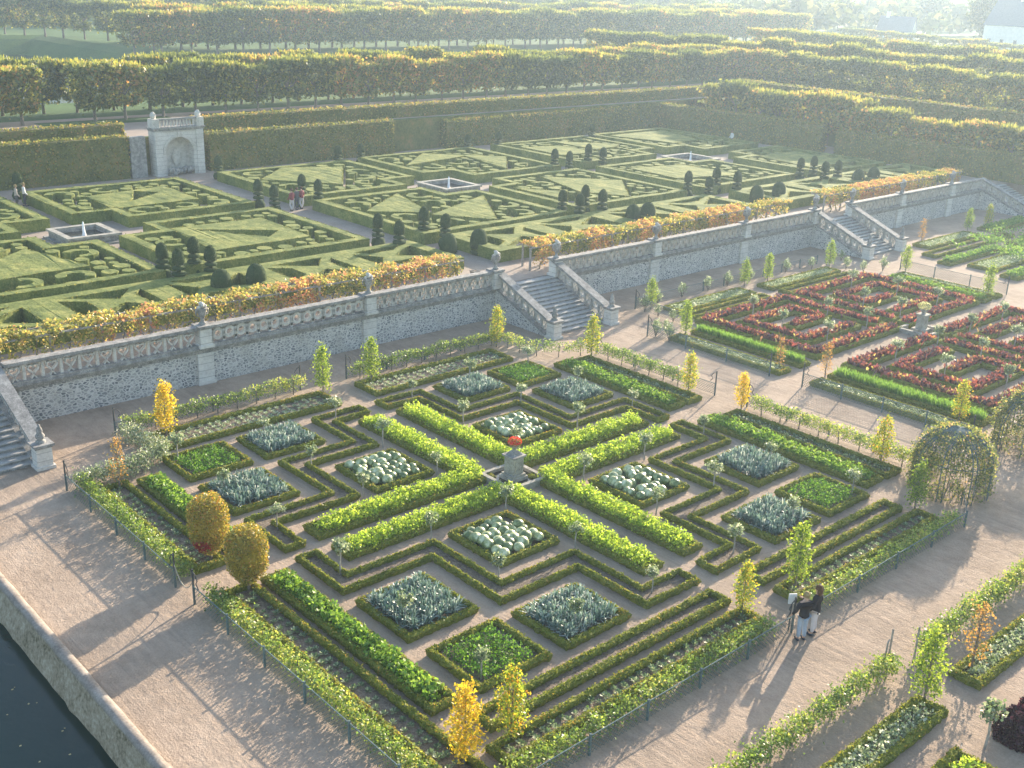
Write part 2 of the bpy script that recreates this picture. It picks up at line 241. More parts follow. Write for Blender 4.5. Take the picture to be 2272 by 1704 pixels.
# ------------------------------------------------------------------ mesh helpers
class MB:
    def __init__(s): s.V = []; s.F = {3: [], 4: []}; s.T = []; s.n = 0; s.mi = {3: [], 4: []}
    def add(s, V, F, tint=0.5, m=0):
        V = np.asarray(V, float).reshape(-1, 3); F = np.asarray(F, int)
        if len(V) == 0 or len(F) == 0: return s
        s.V.append(V); k = F.shape[1]; s.F[k].append(F + s.n); s.mi[k].append(np.full(len(F), m))
        s.T.append(np.full(len(V), tint) if np.isscalar(tint) else np.asarray(tint, float)); s.n += len(V); return s
    def box(s, x0, x1, y0, y1, z0, z1, m=0):
        V = [(x, y, z) for z in (z0, z1) for x, y in ((x0, y0), (x1, y0), (x1, y1), (x0, y1))]
        return s.add(V, [(3, 2, 1, 0), (4, 5, 6, 7), (0, 1, 5, 4), (1, 2, 6, 5), (2, 3, 7, 6), (3, 0, 4, 7)], m=m)
    def tube(s, pts, rad, n=6, m=0):
        pts = [Vector(p) for p in pts]; rad = [rad]*len(pts) if np.isscalar(rad) else rad
        V = []; F = []
        for i, p in enumerate(pts):
            d = (pts[min(i+1, len(pts)-1)] - pts[max(i-1, 0)]); d = d.normalized() if d.length > 1e-6 else Vector((0, 0, 1))
            a = d.cross(Vector((0.31, 0.95, 0.02))).normalized(); b = d.cross(a)
            for k in range(n):
                t = 2*math.pi*k/n; V.append(p + (a*math.cos(t) + b*math.sin(t))*rad[i])
        for i in range(len(pts)-1):
            for k in range(n):
                k2 = (k+1) % n; F.append((i*n+k, i*n+k2, (i+1)*n+k2, (i+1)*n+k))
        s.add([tuple(v) for v in V], F, m=m)
        V2 = []; F3 = []                      # caps
        for e in (0, len(pts)-1):
            b0 = len(V2); V2.append(tuple(pts[e])); V2 += [tuple(v) for v in V[e*n:e*n+n]]
            for k in range(n): F3.append((b0, b0+1+k, b0+1+(k+1) % n))
        return s.add(V2, F3, m=m)
    def lathe(s, prof, n=16, c=(0, 0, 0), m=0, jit=0.0, sq=0.0):
        V = []; F = []
        for r, z in prof:
            for k in range(n):
                t = 2*math.pi*(k+0.5)/n; rr = r*(1 + (random.uniform(-jit, jit) if jit else 0))
                if sq: rr *= 1/max(abs(math.cos(t)), abs(math.sin(t)))
                V.append((c[0]+rr*math.cos(t), c[1]+rr*math.sin(t), c[2]+z))
        for i in range(len(prof)-1):
            for k in range(n): F.append((i*n+k, i*n+(k+1) % n, (i+1)*n+(k+1) % n, (i+1)*n+k))
        return s.add(V, F, m=m)
    def blob(s, c, r, n=12, jit=0.05, m=0, squash=(1, 1, 1)):
        prof = [(math.sin(math.pi*i/n)*1.0+1e-4, -math.cos(math.pi*i/n)) for i in range(n+1)]
        V = []; F = []; k2 = n+2
        for rr, z in prof:
            for k in range(k2):
                t = 2*math.pi*k/k2; q = 1+random.uniform(-jit, jit)
                V.append((c[0]+r*squash[0]*rr*math.cos(t)*q, c[1]+r*squash[1]*rr*math.sin(t)*q, c[2]+r*squash[2]*z*q))
        for i in range(n):
            for k in range(k2): F.append((i*k2+k, i*k2+(k+1) % k2, (i+1)*k2+(k+1) % k2, (i+1)*k2+k))
        return s.add(V, F, m=m)
    def leaves(s, P, size, out=None, bias=0.0, aspect=0.6, m=0, tint=None, var=0.35):
        """one small diamond-shaped leaf per point"""
        P = np.asarray(P, float); n = len(P)
        if n == 0: return s
        nr = rng.normal(size=(n, 3))
        if out is not None: nr = nr/np.linalg.norm(nr, axis=1)[:, None]*(1-bias) + np.asarray(out)*bias
        nr /= np.linalg.norm(nr, axis=1)[:, None]+1e-9
        a = np.cross(nr, rng.normal(size=(n, 3))); a /= np.linalg.norm(a, axis=1)[:, None]+1e-9
        b = np.cross(nr, a)
        L = (size*(1+rng.uniform(-var, var, n)))[:, None]*0.5
        V = np.stack([P-a*L, P-b*L*aspect+a*L*0.15, P+a*L, P+b*L*aspect+a*L*0.15], 1).reshape(-1, 3)
        F = np.arange(4*n).reshape(n, 4)
        t = rng.uniform(0, 1, n) if tint is None else tint
        return s.add(V, F, np.repeat(t, 4), m)
    def blades(s, base, tip, width, m=0, tint=None, droop=0.25):
        """narrow two-segment blades bending over at the tip"""
        base = np.asarray(base, float); tip = np.asarray(tip, float); n = len(base)
        d = tip-base; side = np.cross(d, np.array([0, 0, 1.0])+rng.normal(size=(n, 3))*0.3)
        side /= np.linalg.norm(side, axis=1)[:, None]+1e-9
        mid = base + d*0.6; mid[:, 2] += np.abs(d[:, 2])*droop
        wd = (width*(1+rng.uniform(-0.3, 0.3, n)))[:, None]*0.5
        V = np.stack([base-side*wd*0.7, base+side*wd*0.7, mid+side*wd, mid-side*wd, tip+side*wd*0.3, tip-side*wd*0.3], 1).reshape(-1, 3)
        i = np.arange(n)*6
        F = np.concatenate([np.stack([i, i+1, i+2, i+3], 1), np.stack([i+3, i+2, i+4, i+5], 1)])
        t = rng.uniform(0, 1, n) if tint is None else tint
        return s.add(V, F, np.repeat(t, 6), m)
    def build(s, name, mats, parent=None, smooth=False, loc=None, rz=0):
        if not isinstance(mats, (list, tuple)): mats = [mats]
        me = bpy.data.meshes.new(name)
        V = np.concatenate(s.V) if s.V else np.zeros((0, 3))
        me.vertices.add(len(V)); me.vertices.foreach_set('co', V.astype(np.float32).ravel())
        q = np.concatenate(s.F[4]) if s.F[4] else np.zeros((0, 4), int)
        t = np.concatenate(s.F[3]) if s.F[3] else np.zeros((0, 3), int)
        me.loops.add(q.size+t.size); me.loops.foreach_set('vertex_index', np.concatenate([q.ravel(), t.ravel()]).astype(np.int32))
        me.polygons.add(len(q)+len(t))
        st = np.concatenate([np.arange(len(q))*4, q.size+np.arange(len(t))*3]).astype(np.int32)
        me.polygons.foreach_set('loop_start', st)
        mi = np.concatenate([np.concatenate(s.mi[4]) if s.mi[4] else np.zeros(0), np.concatenate(s.mi[3]) if s.mi[3] else np.zeros(0)]).astype(np.int32)
        for m in mats: me.materials.append(MT[m] if isinstance(m, str) else m)
        me.polygons.foreach_set('material_index', mi)
        me.polygons.foreach_set('use_smooth', np.full(len(mi), bool(smooth)))
        at = me.attributes.new('tint', 'FLOAT', 'POINT'); at.data.foreach_set('value', np.concatenate(s.T).astype(np.float32) if s.T else [])
        me.update(calc_edges=True)
        o = bpy.data.objects.new(name, me); col.objects.link(o)
        if parent is not None: o.parent = parent
        if loc is not None: o.location = loc
        if rz: o.rotation_euler.z = rz
        return o

def tag(o, label=None, cat=None, group=None, kind=None):
    if label: o['label'] = label
    if cat: o['category'] = cat
    if group: o['group'] = group
    if kind: o['kind'] = kind
    return o
def empty(name, loc, label, cat, group=None, rz=0):
    o = bpy.data.objects.new(name, None); col.objects.link(o); o.location = loc; o.rotation_euler.z = rz
    o.empty_display_size = 0.2
    return tag(o, label, cat, group)
def copy_tree(o, parent=None):
    c = o.copy(); col.objects.link(c)
    if parent is not None: c.parent = parent
    for ch in list(o.children): copy_tree(ch, c)
    return c
class Proto:
    """first placement moves the original, later ones copy it"""
    def __init__(s, o): s.o = o; s.used = False
    def place(s, loc, rz=0, sc=1.0, label=None, group=None, scz=None):
        o = s.o if not s.used else copy_tree(s.o); s.used = True
        o.location = loc; o.rotation_euler.z = rz; o.scale = (sc, sc, scz or sc)
        if label: o['label'] = label
        if group: o['group'] = group
        return o

def offset_poly(P, d):
    """inward offset of a CCW polygon with mitred corners"""
    P = [Vector((p[0], p[1])) for p in P]; n = len(P); out = []
    for i in range(n):
        a, b, c = P[i-1], P[i], P[(i+1) % n]
        e1 = (b-a).normalized(); e2 = (c-b).normalized()
        n1 = Vector((-e1.y, e1.x)); n2 = Vector((-e2.y, e2.x))
        k = 1 + n1.dot(n2); out.append(b + (n1+n2)*(d/max(k, 0.3)))
    return [(v.x, v.y) for v in out]
def ccw(P):
    a = sum(P[i-1][0]*P[i][1]-P[i][0]*P[i-1][1] for i in range(len(P)))
    return list(P) if a > 0 else list(P)[::-1]
def rect(x0, x1, y0, y1): return [(x0, y0), (x1, y0), (x1, y1), (x0, y1)]
def poly_extrude(mb, loops, z0, z1, step=0.0, jit=0.0, m=0):
    """solid with flat top; first loop outer, others holes"""
    L2 = []
    for L in loops:
        Q = []
        for i in range(len(L)):
            a, b = np.array(L[i], float), np.array(L[(i+1) % len(L)], float)
            k = max(1, int(np.linalg.norm(b-a)/step)) if step else 1
            for j in range(k):
                p = a+(b-a)*j/k
                if jit: p = p+rng.normal(0, jit, 2)
                Q.append((p[0], p[1]))
        L2.append(Q)
    tri = tessellate_polygon([[Vector((p[0], p[1], 0)) for p in L] for L in L2])
    allp = [p for L in L2 for p in L]
    V = [(p[0], p[1], z1+(rng.normal(0, jit*0.5) if jit else 0)) for p in allp]
    mb.add(V, [t for t in tri], m=m)
    for L in L2:
        n = len(L); V = [(p[0], p[1], z0) for p in L]+[(p[0], p[1], z1) for p in L]
        mb.add(V, [(i, (i+1) % n, n+(i+1) % n, n+i) for i in range(n)], m=m)
    return mb
def band(mb, P, w=0.26, z0=0.0, z1=0.3, step=0.11, jit=0.02, leaf=True, dens=260):
    """clipped box edging running just inside polygon P"""
    P = ccw(P)
    prof = [(0.02, 0), (-0.01, 0.55), (0.0, 0.82), (0.05, 1.0), (w*0.5, 1.04), (w-0.05, 1.0), (w, 0.82), (w+0.01, 0.55), (w-0.02, 0)]
    rings = []
    for d, h in prof:
        Q = offset_poly(P, d); R = []
        for i in range(len(Q)):
            a, b = np.array(Q[i]), np.array(Q[(i+1) % len(Q)]); L = np.linalg.norm(np.array(P[i])-np.array(P[(i+1) % len(P)]))
            k = max(2, int(L/step))
            for j in range(k): R.append(a+(b-a)*j/k)
        R = np.array(R); R = np.c_[R+rng.normal(0, jit, R.shape), np.full(len(R), z0+(z1-z0)*h)+rng.normal(0, jit*0.6, len(R))*(h > 0)]
        rings.append(R)
    n = len(rings[0]); V = np.concatenate(rings); F = []
    for r in range(len(prof)-1):
        i = np.arange(n); F.append(np.stack([r*n+i, r*n+(i+1) % n, (r+1)*n+(i+1) % n, (r+1)*n+i], 1))
    mb.add(V, np.concatenate(F), m=0)
    if leaf:
        n2 = int(n*step*dens)
        idx = rng.integers(0, n, n2); rr = rng.choice([1, 2, 3, 4, 4, 5, 6, 7], n2)
        R = np.array(rings); p = R[rr, idx]*1.0; q = R[rr, (idx+1) % n]; t = rng.uniform(0, 1, (n2, 1))
        mb.leaves(p+(q-p)*t+rng.normal(0, 0.018, (n2, 3)), 0.065, np.tile([0, 0, 1.0], (n2, 1)), 0.3, 0.7, m=1)
    return mb
def inside(P, x, y):
    c = False; n = len(P)
    for i in range(n):
        x1, y1 = P[i-1]; x2, y2 = P[i]
        if (y1 > y) != (y2 > y) and x < (x2-x1)*(y-y1)/(y2-y1)+x1: c = not c
    return c
def scatter(P, n):
    xs = [p[0] for p in P]; ys = [p[1] for p in P]; out = []
    while len(out) < n:
        x = rng.uniform(min(xs), max(xs)); y = rng.uniform(min(ys), max(ys))
        if inside(P, x, y): out.append((x, y))
    return np.array(out)
PI = math.pi
#==MORE==
# ================================================================== SETTING
T = 1.95          # terrace of the clipped box garden
U5 = 5.2          # upper park level
def structure(name, mb, mat, **k): return tag(mb.build(name, mat, **k), kind='structure')

g = MB(); g.box(-17.5, 200, -19.25, 88, -3.5, 0.0); structure('ground', g, 'gravel')
g = MB(); g.box(-63.6, -17.7, -60, 88, -3.5, T); structure('terrace_ground', g, 'tgravel')
g = MB()   # upper park: one sheet with the sunken lawn basin, plus its edge banks
nx, ny = 150, 150
xs = -63.7 - np.concatenate([np.linspace(0, 200, 110), np.linspace(215, 2600, 40)])
ys = np.concatenate([np.linspace(-600, -40, 20), np.linspace(-36, 260, 105), np.linspace(280, 2600, 25)])
X, Y = np.meshgrid(xs, ys, indexing='ij')
cx, cy = -150.0, 12.0
d = np.maximum(np.abs(X-cx)/58.0, np.abs(Y-cy)/44.0)
Z = U5 - 8.0*np.clip((1.0-d)/0.25, 0, 1)
i, j = np.meshgrid(np.arange(len(xs)-1), np.arange(len(ys)-1), indexing='ij'); i = i.ravel(); j = j.ravel(); K = len(ys)
g.add(np.stack([X, Y, Z], -1), np.stack([i*K+j, (i+1)*K+j, (i+1)*K+j+1, i*K+j+1], 1))
structure('park_lawn', g, 'lawn')
g = MB(); g.add([(-205, -30, 1.9), (-94, -30, 1.9), (-94, 54, 1.9), (-205, 54, 1.9)], [(0, 1, 2, 3)]); structure('lake_water', g, 'water')
g = MB(); g.add([(-63.7, -600, -3), (-63.7, 88.2, -3), (-63.7, 88.2, U5), (-63.7, -600, U5)], [(0, 1, 2, 3)])
structure('terrace_bank', g, 'hornbeam_core')
g = MB(); g.add([(-63.7, 93, U5), (280, 93, U5), (280, 2600, U5), (-63.7, 2600, U5), (-63.7, 88.2, -.1), (280, 88.2, -.1)], [(0, 1, 2, 3), (0, 4, 5, 1)])
structure('park_ground', g, 'lawn')
g = MB(); g.add([(-78.5, -200, U5+.008), (-64.2, -200, U5+.008), (-64.2, 130, U5+.008), (-78.5, 130, U5+.008)], [(0, 1, 2, 3)])
structure('park_path', g, 'tgravel')
g = MB()
for a, b in ((8.5, 21.5), (24, 36)): g.add([(-76.6, a, U5+.016), (-73.4, a, U5+.016), (-73.4, b, U5+.016), (-76.6, b, U5+.016)], [(0, 1, 2, 3)])
structure('lawn_strip', g, 'lawn')
g = MB(); g.add([(-200, -120, -0.95), (200, -120, -0.95), (200, -19.2, -0.95), (-200, -19.2, -0.95)], [(0, 1, 2, 3)])
structure('moat_water', g, 'water')

# moat wall with coping
root = empty('moat_wall', (0, -19.3, 0), 'long low stone wall with worn pale coping along the dark water, bottom left', 'wall')
g = MB()
n = 420; xs = np.linspace(-17.6, 180, n); V = []
prof = [(-0.42, -3.2), (-0.4, -0.9), (-0.27, -0.4), (-0.14, 0.05)]
for x in xs: V += [(x, p[0]+rng.normal(0, 0.02), p[1]+rng.normal(0, 0.015)) for p in prof]
F = [(a*4+b, (a+1)*4+b, (a+1)*4+b+1, a*4+b+1) for a in range(n-1) for b in range(3)]
g.add(V, F); g.build('wall_face', 'moat_stone', root, smooth=True)
g = MB(); V = []; prof = [(-0.13, 0.0), (-0.19, 0.1), (-0.13, 0.19), (0.02, 0.215), (0.15, 0.18), (0.2, 0.08), (0.2, -0.1)]
for x in xs: V += [(x, p[0]+rng.normal(0, 0.008), p[1]+rng.normal(0, 0.008)) for p in prof]
K = len(prof); F = [(a*K+b, (a+1)*K+b, (a+1)*K+b+1, a*K+b+1) for a in range(n-1) for b in range(K-1)]
g.add(V, F); g.build('coping', 'coping_stone', root, smooth=True)

# ---------------------------------------------------------- retaining walls, balustrades, stairs
WX = -17.35       # wall face
def curve_strip(mb, pts, w, depth, org, ux, closed=False, uz=(0, 0, 1), m=0):
    """flat bar following a 2-D curve (a along ux, b up) with a square section"""
    P = [Vector((p[0], p[1])) for p in pts]; n = len(P); A = []; B = []
    for i in range(n):
        a = P[i-1] if (i > 0 or closed) else P[i]; b = P[(i+1) % n] if (i < n-1 or closed) else P[i]
        d = (b-a).normalized(); nn = Vector((-d.y, d.x)); A.append(P[i]+nn*w/2); B.append(P[i]-nn*w/2)
    ux = Vector(ux); uz = Vector(uz); o = Vector(org); nrm = Vector((ux.y, -ux.x, 0)).normalized()
    V = []
    for q in (A, B):
        for s in (-depth/2, depth/2): V += [tuple(o+ux*p.x+uz*p.y+nrm*s) for p in q]
    F = []; rg = range(n if closed else n-1)
    for i in rg:
        j = (i+1) % n
        for (p, q) in ((0, 1), (1, 3), (3, 2), (2, 0)): F.append((p*n+i, p*n+j, q*n+j, q*n+i))
    if not closed: F += [(0, n, 3*n, 2*n), (n-1, 3*n-1, 4*n-1, 2*n+n-1)]
    mb.add(V, F, m=m)
def heart(w, h):
    out = []
    for k in range(22):
        t = 2*PI*k/22; x = 16*math.sin(t)**3; y = 13*math.cos(t)-5*math.cos(2*t)-2*math.cos(3*t)-math.cos(4*t)
        out.append((x/17*w/2, (y+17)/30*h))
    return out
def ring(r, cx=0, cy=0, n=16): return [(cx+r*math.cos(2*PI*k/n), cy+r*math.sin(2*PI*k/n)) for k in range(n)]
def openwork(mb, kind, o, ux, Lm, h, uz=(0, 0, 1)):
    """one bay of pierced stone balustrade, width Lm, height h"""
    S = lambda pts, w=0.09, c=False: curve_strip(mb, pts, w, 0.16, o, ux, c, uz)
    S([(0, 0), (0, h)], 0.13)
    c = Lm/2
    if kind == 'heart':
        S([(c+x, 0.2+y) for x, y in heart(Lm*0.6, h*0.6)], 0.075, True)
        S([(c-0.12, 0), (c, 0.16), (c+0.12, 0)], 0.07)
        S([(c-Lm*.38, h), (c-Lm*.3, h*.72)], 0.07); S([(c+Lm*.38, h), (c+Lm*.3, h*.72)], 0.07)
    elif kind == 'ring':
        S([(c+x, y) for x, y in ring(Lm*0.36, 0, h*0.55)], 0.15, True)
        for sx in (-1, 1): S([(c+sx*Lm*.5, h*.12), (c+sx*Lm*.36, h*.3)], 0.1); S([(c+sx*Lm*.5, h*.98), (c+sx*Lm*.36, h*.8)], 0.08)
    else:
        S([(c+Lm*0.42*math.cos(a), h*.5+h*.47*math.sin(a)) for a in np.linspace(-1.2, 1.2, 7)], 0.09)
        S([(c-Lm*0.42*math.cos(a), h*.5+h*.47*math.sin(a)) for a in np.linspace(-1.2, 1.2, 7)], 0.09)
        S([(c-Lm*.4, h), (c, h*.5), (c+Lm*.4, h)], 0.08); S([(c-Lm*.4, 0), (c, h*.5), (c+Lm*.4, 0)], 0.08)
def baluster_run(y0, y1, kind, bay, label):
    n = round((y1-y0)/bay); b = (y1-y0)/n
    r = empty('balustrade', (WX+0.02, y0, T), label, 'balustrade', 'pierced stone balustrades along the terrace wall')
    g = MB(); g.box(-0.22, 0.22, 0, y1-y0, 0.0, 0.13); g.build('plinth', 'weathered_stone', r)
    g = MB()
    for k in range(n): openwork(g, kind, (0, b*k+0.02, 0.13), (0, 1, 0), b, 0.74)
    openwork_o = g.build('openwork', 'pale_stone', r)
    g = MB(); g.box(-0.2, 0.2, 0, y1-y0, 0.87, 0.93); g.box(-0.25, 0.25, 0, y1-y0, 0.932, 1.06); g.build('handrail', 'weathered_stone', r)
def wall_run(y0, y1, pil, label):
    r = empty('retaining_wall', (WX, y0, 0), label, 'wall', 'rubble retaining walls between the stairs'); L = y1-y0
    g = MB(); g.box(-0.34, 0, 0, L, -0.2, 1.62); g.build('rubble_face', 'rubble', r)
    g = MB(); g.box(-0.34, 0.1, 0, L, 1.622, 1.78); g.box(-0.34, 0.2, 0, L, 1.782, 1.87); g.box(-0.34, 0.3, 0, L, 1.872, T); g.build('cornice', 'weathered_stone', r)
    for p in pil:
        g = MB(); g.box(-0.3, 0.16, p-0.42-y0, p+0.42-y0, -0.2, 1.62); g.box(-0.3, 0.22, p-0.48-y0, p+0.48-y0, -0.2, 0.18); g.build('pilaster', 'ashlar', r)
def pedestal(x, y, z, h, w, label, group, top, name='pedestal'):
    r = empty(name, (x, y, z), label, 'pedestal', group)
    g = MB(); g.box(-w*.62, w*.62, -w*.62, w*.62, 0, 0.14); g.box(-w*.5, w*.5, -w*.5, w*.5, 0.14, h-0.12); g.build('shaft', 'ashlar', r)
    g = MB(); g.box(-w*.58, w*.58, -w*.58, w*.58, h-0.12, h-0.05); g.box(-w*.66, w*.66, -w*.66, w*.66, h-0.05, h+0.05); g.build('cap', 'weathered_stone', r)
    return h+0.05
def make_basket_vase():
    r = empty('stone_vase', (0, 0, 0), 'x', 'stone vase')
    g = MB(); g.lathe([(0.2, 0), (0.22, 0.08), (0.13, 0.14), (0.1, 0.3), (0.14, 0.42), (0.23, 0.62), (0.27, 0.86), (0.3, 0.92), (0.3, 0.97), (0.02, 0.98)], 14)
    for s in (-1, 1):
        curve_strip(g, [(s*.22, .5), (s*.36, .58), (s*.4, .75), (s*.34, .9), (s*.26, .92)], 0.06, 0.07, (0, 0, 0), (0, 1, 0))
    g.build('body', 'weathered_stone', r, smooth=True)
    g = MB()
    for k in range(22):
        a = rng.uniform(0, 2*PI); q = rng.uniform(0, .24); g.blob((q*math.cos(a), q*math.sin(a), 0.98+0.34*(1-q/.3)*rng.uniform(.5, 1)), 0.1, 6, 0.1)
    g.build('stone_fruit', 'pale_stone', r, smooth=True); return Proto(r)
def make_finial():
    r = empty('stone_finial', (0, 0, 0), 'x', 'stone finial')
    g = MB(); g.lathe([(0.2, 0), (0.2, .06), (0.1, .12), (0.17, .2), (0.19, .3), (0.11, .42), (0.13, .5), (0.1, .62), (0.05, .7), (0.06, .76), (0.001, .8)], 14)
    g.build('turned_stone', 'weathered_stone', r, smooth=True); return Proto(r)
vase = make_basket_vase(); finial = make_finial()

runs = [(-14.45, -5.4, 'heart', 0.82), (-4.6, 4.4, 'ring', 0.66), (5.2, 13.75, 'scroll', 0.62),
        (19.3, 28.1, 'scroll', 0.62), (28.9, 38.2, 'scroll', 0.62), (39.0, 47.3, 'scroll', 0.62),
        (53.1, 60.4, 'scroll', 0.62), (61.2, 69.2, 'scroll', 0.62), (70.0, 75.2, 'scroll', 0.62)]
rl = ['stone balustrade pierced with hearts, above the rubble wall at the far left', 'stone balustrade pierced with round rings, between two pilasters left of the middle stairs',
      'stone balustrade with scrolled openwork ending at the left side of the middle stairs', 'stone balustrade with scrolled openwork starting at the right side of the middle stairs',
      'stone balustrade in the middle of the stretch between the middle and right stairs', 'stone balustrade ending at the left side of the far right stairs',
      'stone balustrade starting at the right side of the far right stairs', 'second stone balustrade beyond the far right stairs', 'last and farthest stone balustrade at the right edge of the photo']
for a, l in zip(runs, rl): baluster_run(*a, l)
wall_run(-14.45, 14.0, (-5.0, 4.8), 'grey rubble retaining wall with two pale pilasters between the left and the middle stairs')
wall_run(19.05, 47.55, (28.5, 38.6), 'grey rubble retaining wall with pale pilasters between the middle and the far right stairs')
wall_run(52.85, 75.6, (60.8, 69.6), 'hazy rubble retaining wall beyond the far right stairs')
pd = [(-5.0, 'above the left pilaster of the nearest retaining wall'), (4.8, 'above the second pilaster left of the middle stairs'), (14.0, 'at the head of the middle stairs, left side'), (19.05, 'at the head of the middle stairs, right side'),
      (28.5, 'above the first pilaster right of the middle stairs'), (38.6, 'above the second pilaster right of the middle stairs'), (47.55, 'at the head of the far right stairs, left side'), (52.85, 'at the head of the far right stairs, right side'),
      (60.8, 'above the first pilaster beyond the far right stairs'), (69.6, 'above the second pilaster beyond the far right stairs')]
for y, w_ in pd:
    h = pedestal(WX+0.03, y, T, 1.08, 0.62, 'square pedestal '+w_, 'pedestals along the balustrade', None)
    vase.place((WX+0.03, y, T+h), rz=rng.uniform(-.2, .2), sc=.86, label='weathered stone vase '+w_, group='stone vases along the balustrade')

def stairs(y0, y1, where, sides):
    r = empty('stone_stairs', (-12.5, (y0+y1)/2, 0), 'wide flight of grey stone steps '+where, 'stairs', 'stone stairs up to the terrace')
    n = 14; x1 = -12.7; x0 = WX; dx = (x1-x0)/n; h = T/n
    g = MB(); gs = MB(); cy = (y0+y1)/2; ox = -12.5
    for k in range(n):
        xa = x1-dx*(k+1)-ox; g.box(x0-0.3-ox, xa+dx, y0-cy, y1-cy, h*k+(0.0 if k else -0.1), h*(k+1)-0.03)
    g.build('risers', 'weathered_stone', r)
    for k in range(n):
        xa = x1-dx*(k+1)-ox; e = rng.uniform(0, .015); gs.box(xa-0.01, xa+dx+0.04+e, y0-cy, y1-cy, h*(k+1)-0.03, h*(k+1)+0.012)
    gs.build('treads', 'step_stone', r)
    for sgn, lab in sides:
        ys = (y0-0.26) if sgn < 0 else (y1+0.26)
        rr = empty('stair_balustrade', (x1, ys, 0), 'sloping balustrade, %s side of the stairs %s' % (lab, where), 'balustrade', 'sloping balustrades of the stairs')
        L = x1-x0+0.1; sl = T/(L)   # rises towards -x
        g = MB(); V = [(0.1, -.24, -.1), (0.1, .24, -.1), (-L, -.24, -.1), (-L, .24, -.1), (0.1, -.24, .02), (0.1, .24, .02), (-L, -.24, T-.03), (-L, .24, T-.03)]
        g.add(V, [(0, 1, 3, 2), (4, 6, 7, 5), (0, 2, 6, 4), (1, 5, 7, 3), (0, 4, 5, 1), (2, 3, 7, 6)]); g.build('string_wall', 'rubble', rr)
        g = MB()
        for wdt, za, zb in ((.3, 0.02, .16), (.27, .93, .99), (.3, .992, 1.1)):
            V = [(0.05, -wdt, za), (0.05, wdt, za), (0.05, wdt, zb), (0.05, -wdt, zb), (-L, -wdt, T+za-.05), (-L, wdt, T+za-.05), (-L, wdt, T+zb-.05), (-L, -wdt, T+zb-.05)]
            g.add(V, [(0, 1, 2, 3), (7, 6, 5, 4), (0, 4, 5, 1), (1, 5, 6, 2), (2, 6, 7, 3), (3, 7, 4, 0)])
        g.build('handrail', 'weathered_stone', rr)
        g = MB(); nb = 8; b = L/nb
        ux = Vector((-1, 0, sl))
        for k in range(nb): openwork(g, 'ring' if k % 2 else 'scroll', tuple(Vector((-b*k-0.02, 0, .15))+Vector((0, 0, sl*b*k))), (-1, 0, sl), b, 0.78)
        g.build('openwork', 'pale_stone', rr)
        hh = pedestal(-12.35, ys, 0, 1.05, 0.62, 'pedestal at the foot of the stairs %s, %s side' % (where, lab), 'pedestals at the foot of the stairs', None)
        finial.place((-12.35, ys, hh), label='turned finial, %s foot of the stairs %s' % (lab, where), group='finials at the foot of the stairs')
stairs(-19.2, -15.1, 'at the left edge of the photo', [(1, 'right')])
stairs(14.5, 18.75, 'in the middle of the photo', [(-1, 'left'), (1, 'right')])
stairs(48.1, 52.4, 'at the far right', [(-1, 'left'), (1, 'right')])
stairs(76.1, 80.4, 'farthest away by the right edge', [(-1, 'left')])

# ---------------------------------------------------------- vine pergolas
def vine_proto(mat, sd):
    r = empty('grape_vine', (0, 0, 0), 'x', 'vine')
    g = MB()
    for k in range(2):
        y = -0.5+k*1.0+rng.normal(0, .1); pts = [(0, y, 0)]
        for q in range(5): pts.append((rng.normal(0, .1), y+rng.normal(0, .18), 0.3*(q+1)))
        g.tube(pts, [.045, .04, .03, .03, .02, .015], 5)
    g.build('trunk', 'bark', r)
    g = MB(); P = []
    for c in range(34):     # curtain in front and leafy roof
        if c < 15: ce = (rng.choice([.05, -1.15])+rng.normal(0, .05), rng.uniform(-1.22, 1.22), rng.uniform(.55, 1.35)); s = (.08, .17, .2)
        else: ce = (rng.uniform(-1.3, .15), rng.uniform(-1.22, 1.22), 1.56+rng.uniform(0, .14)); s = (.17, .17, .06)
        P.append(np.array(ce)+rng.normal(size=(38, 3))*s)
    g.leaves(np.concatenate(P), 0.13, aspect=.85); g.build('foliage', mat, r); return Proto(r)
vines = [vine_proto('L_vine', i) for i in range(3)] + [vine_proto('L_vinered', 9)]
def pergola(y0, y1, label, redness, vg, where):
    r = empty('vine_pergola', (-19.0, y0, T), label, 'pergola', 'low vine pergolas behind the balustrade'); n = round((y1-y0)/2.42); b = (y1-y0)/n
    for k in range(n+1):
        for x in (0, -1.2):
            g = MB(); yy = b*k+(0 if x == 0 else .45)-.2; g.box(x-.05, x+.05, yy-.055, yy+.055, 0, 1.42); g.build('post', 'wood', r)
    for x in (0, -1.2):
        g = MB(); g.box(x-.04, x+.04, -.3, y1-y0+.3, 1.42, 1.5); g.build('beam', 'wood', r)
    for k in range(n*2+1): g = MB(); g.box(-1.4, .2, b*k/2-.022, b*k/2+.022, 1.502, 1.54); g.build('cross_slat', 'wood', r)
    for k in range(n):
        v = vines[3] if rng.uniform() < redness else vines[rng.integers(0, 3)]
        o = v.place((-19.0, y0+b*(k+.5), T), label='autumn grape vine on the pergola '+where, group=vg)
pergola(-26, 12.6, 'low wooden pergola under golden vines, behind the balustrade left of the middle stairs', .08, 'vines left of the middle stairs', 'left of the middle stairs')
pergola(18.6, 46.2, 'low wooden pergola under rusty vines, between the middle and far right stairs', .45, 'vines between the stairs', 'between the middle and far right stairs')
pergola(51.6, 74.5, 'hazy low pergola under orange vines beyond the far right stairs', .7, 'vines beyond the far right stairs', 'beyond the far right stairs')

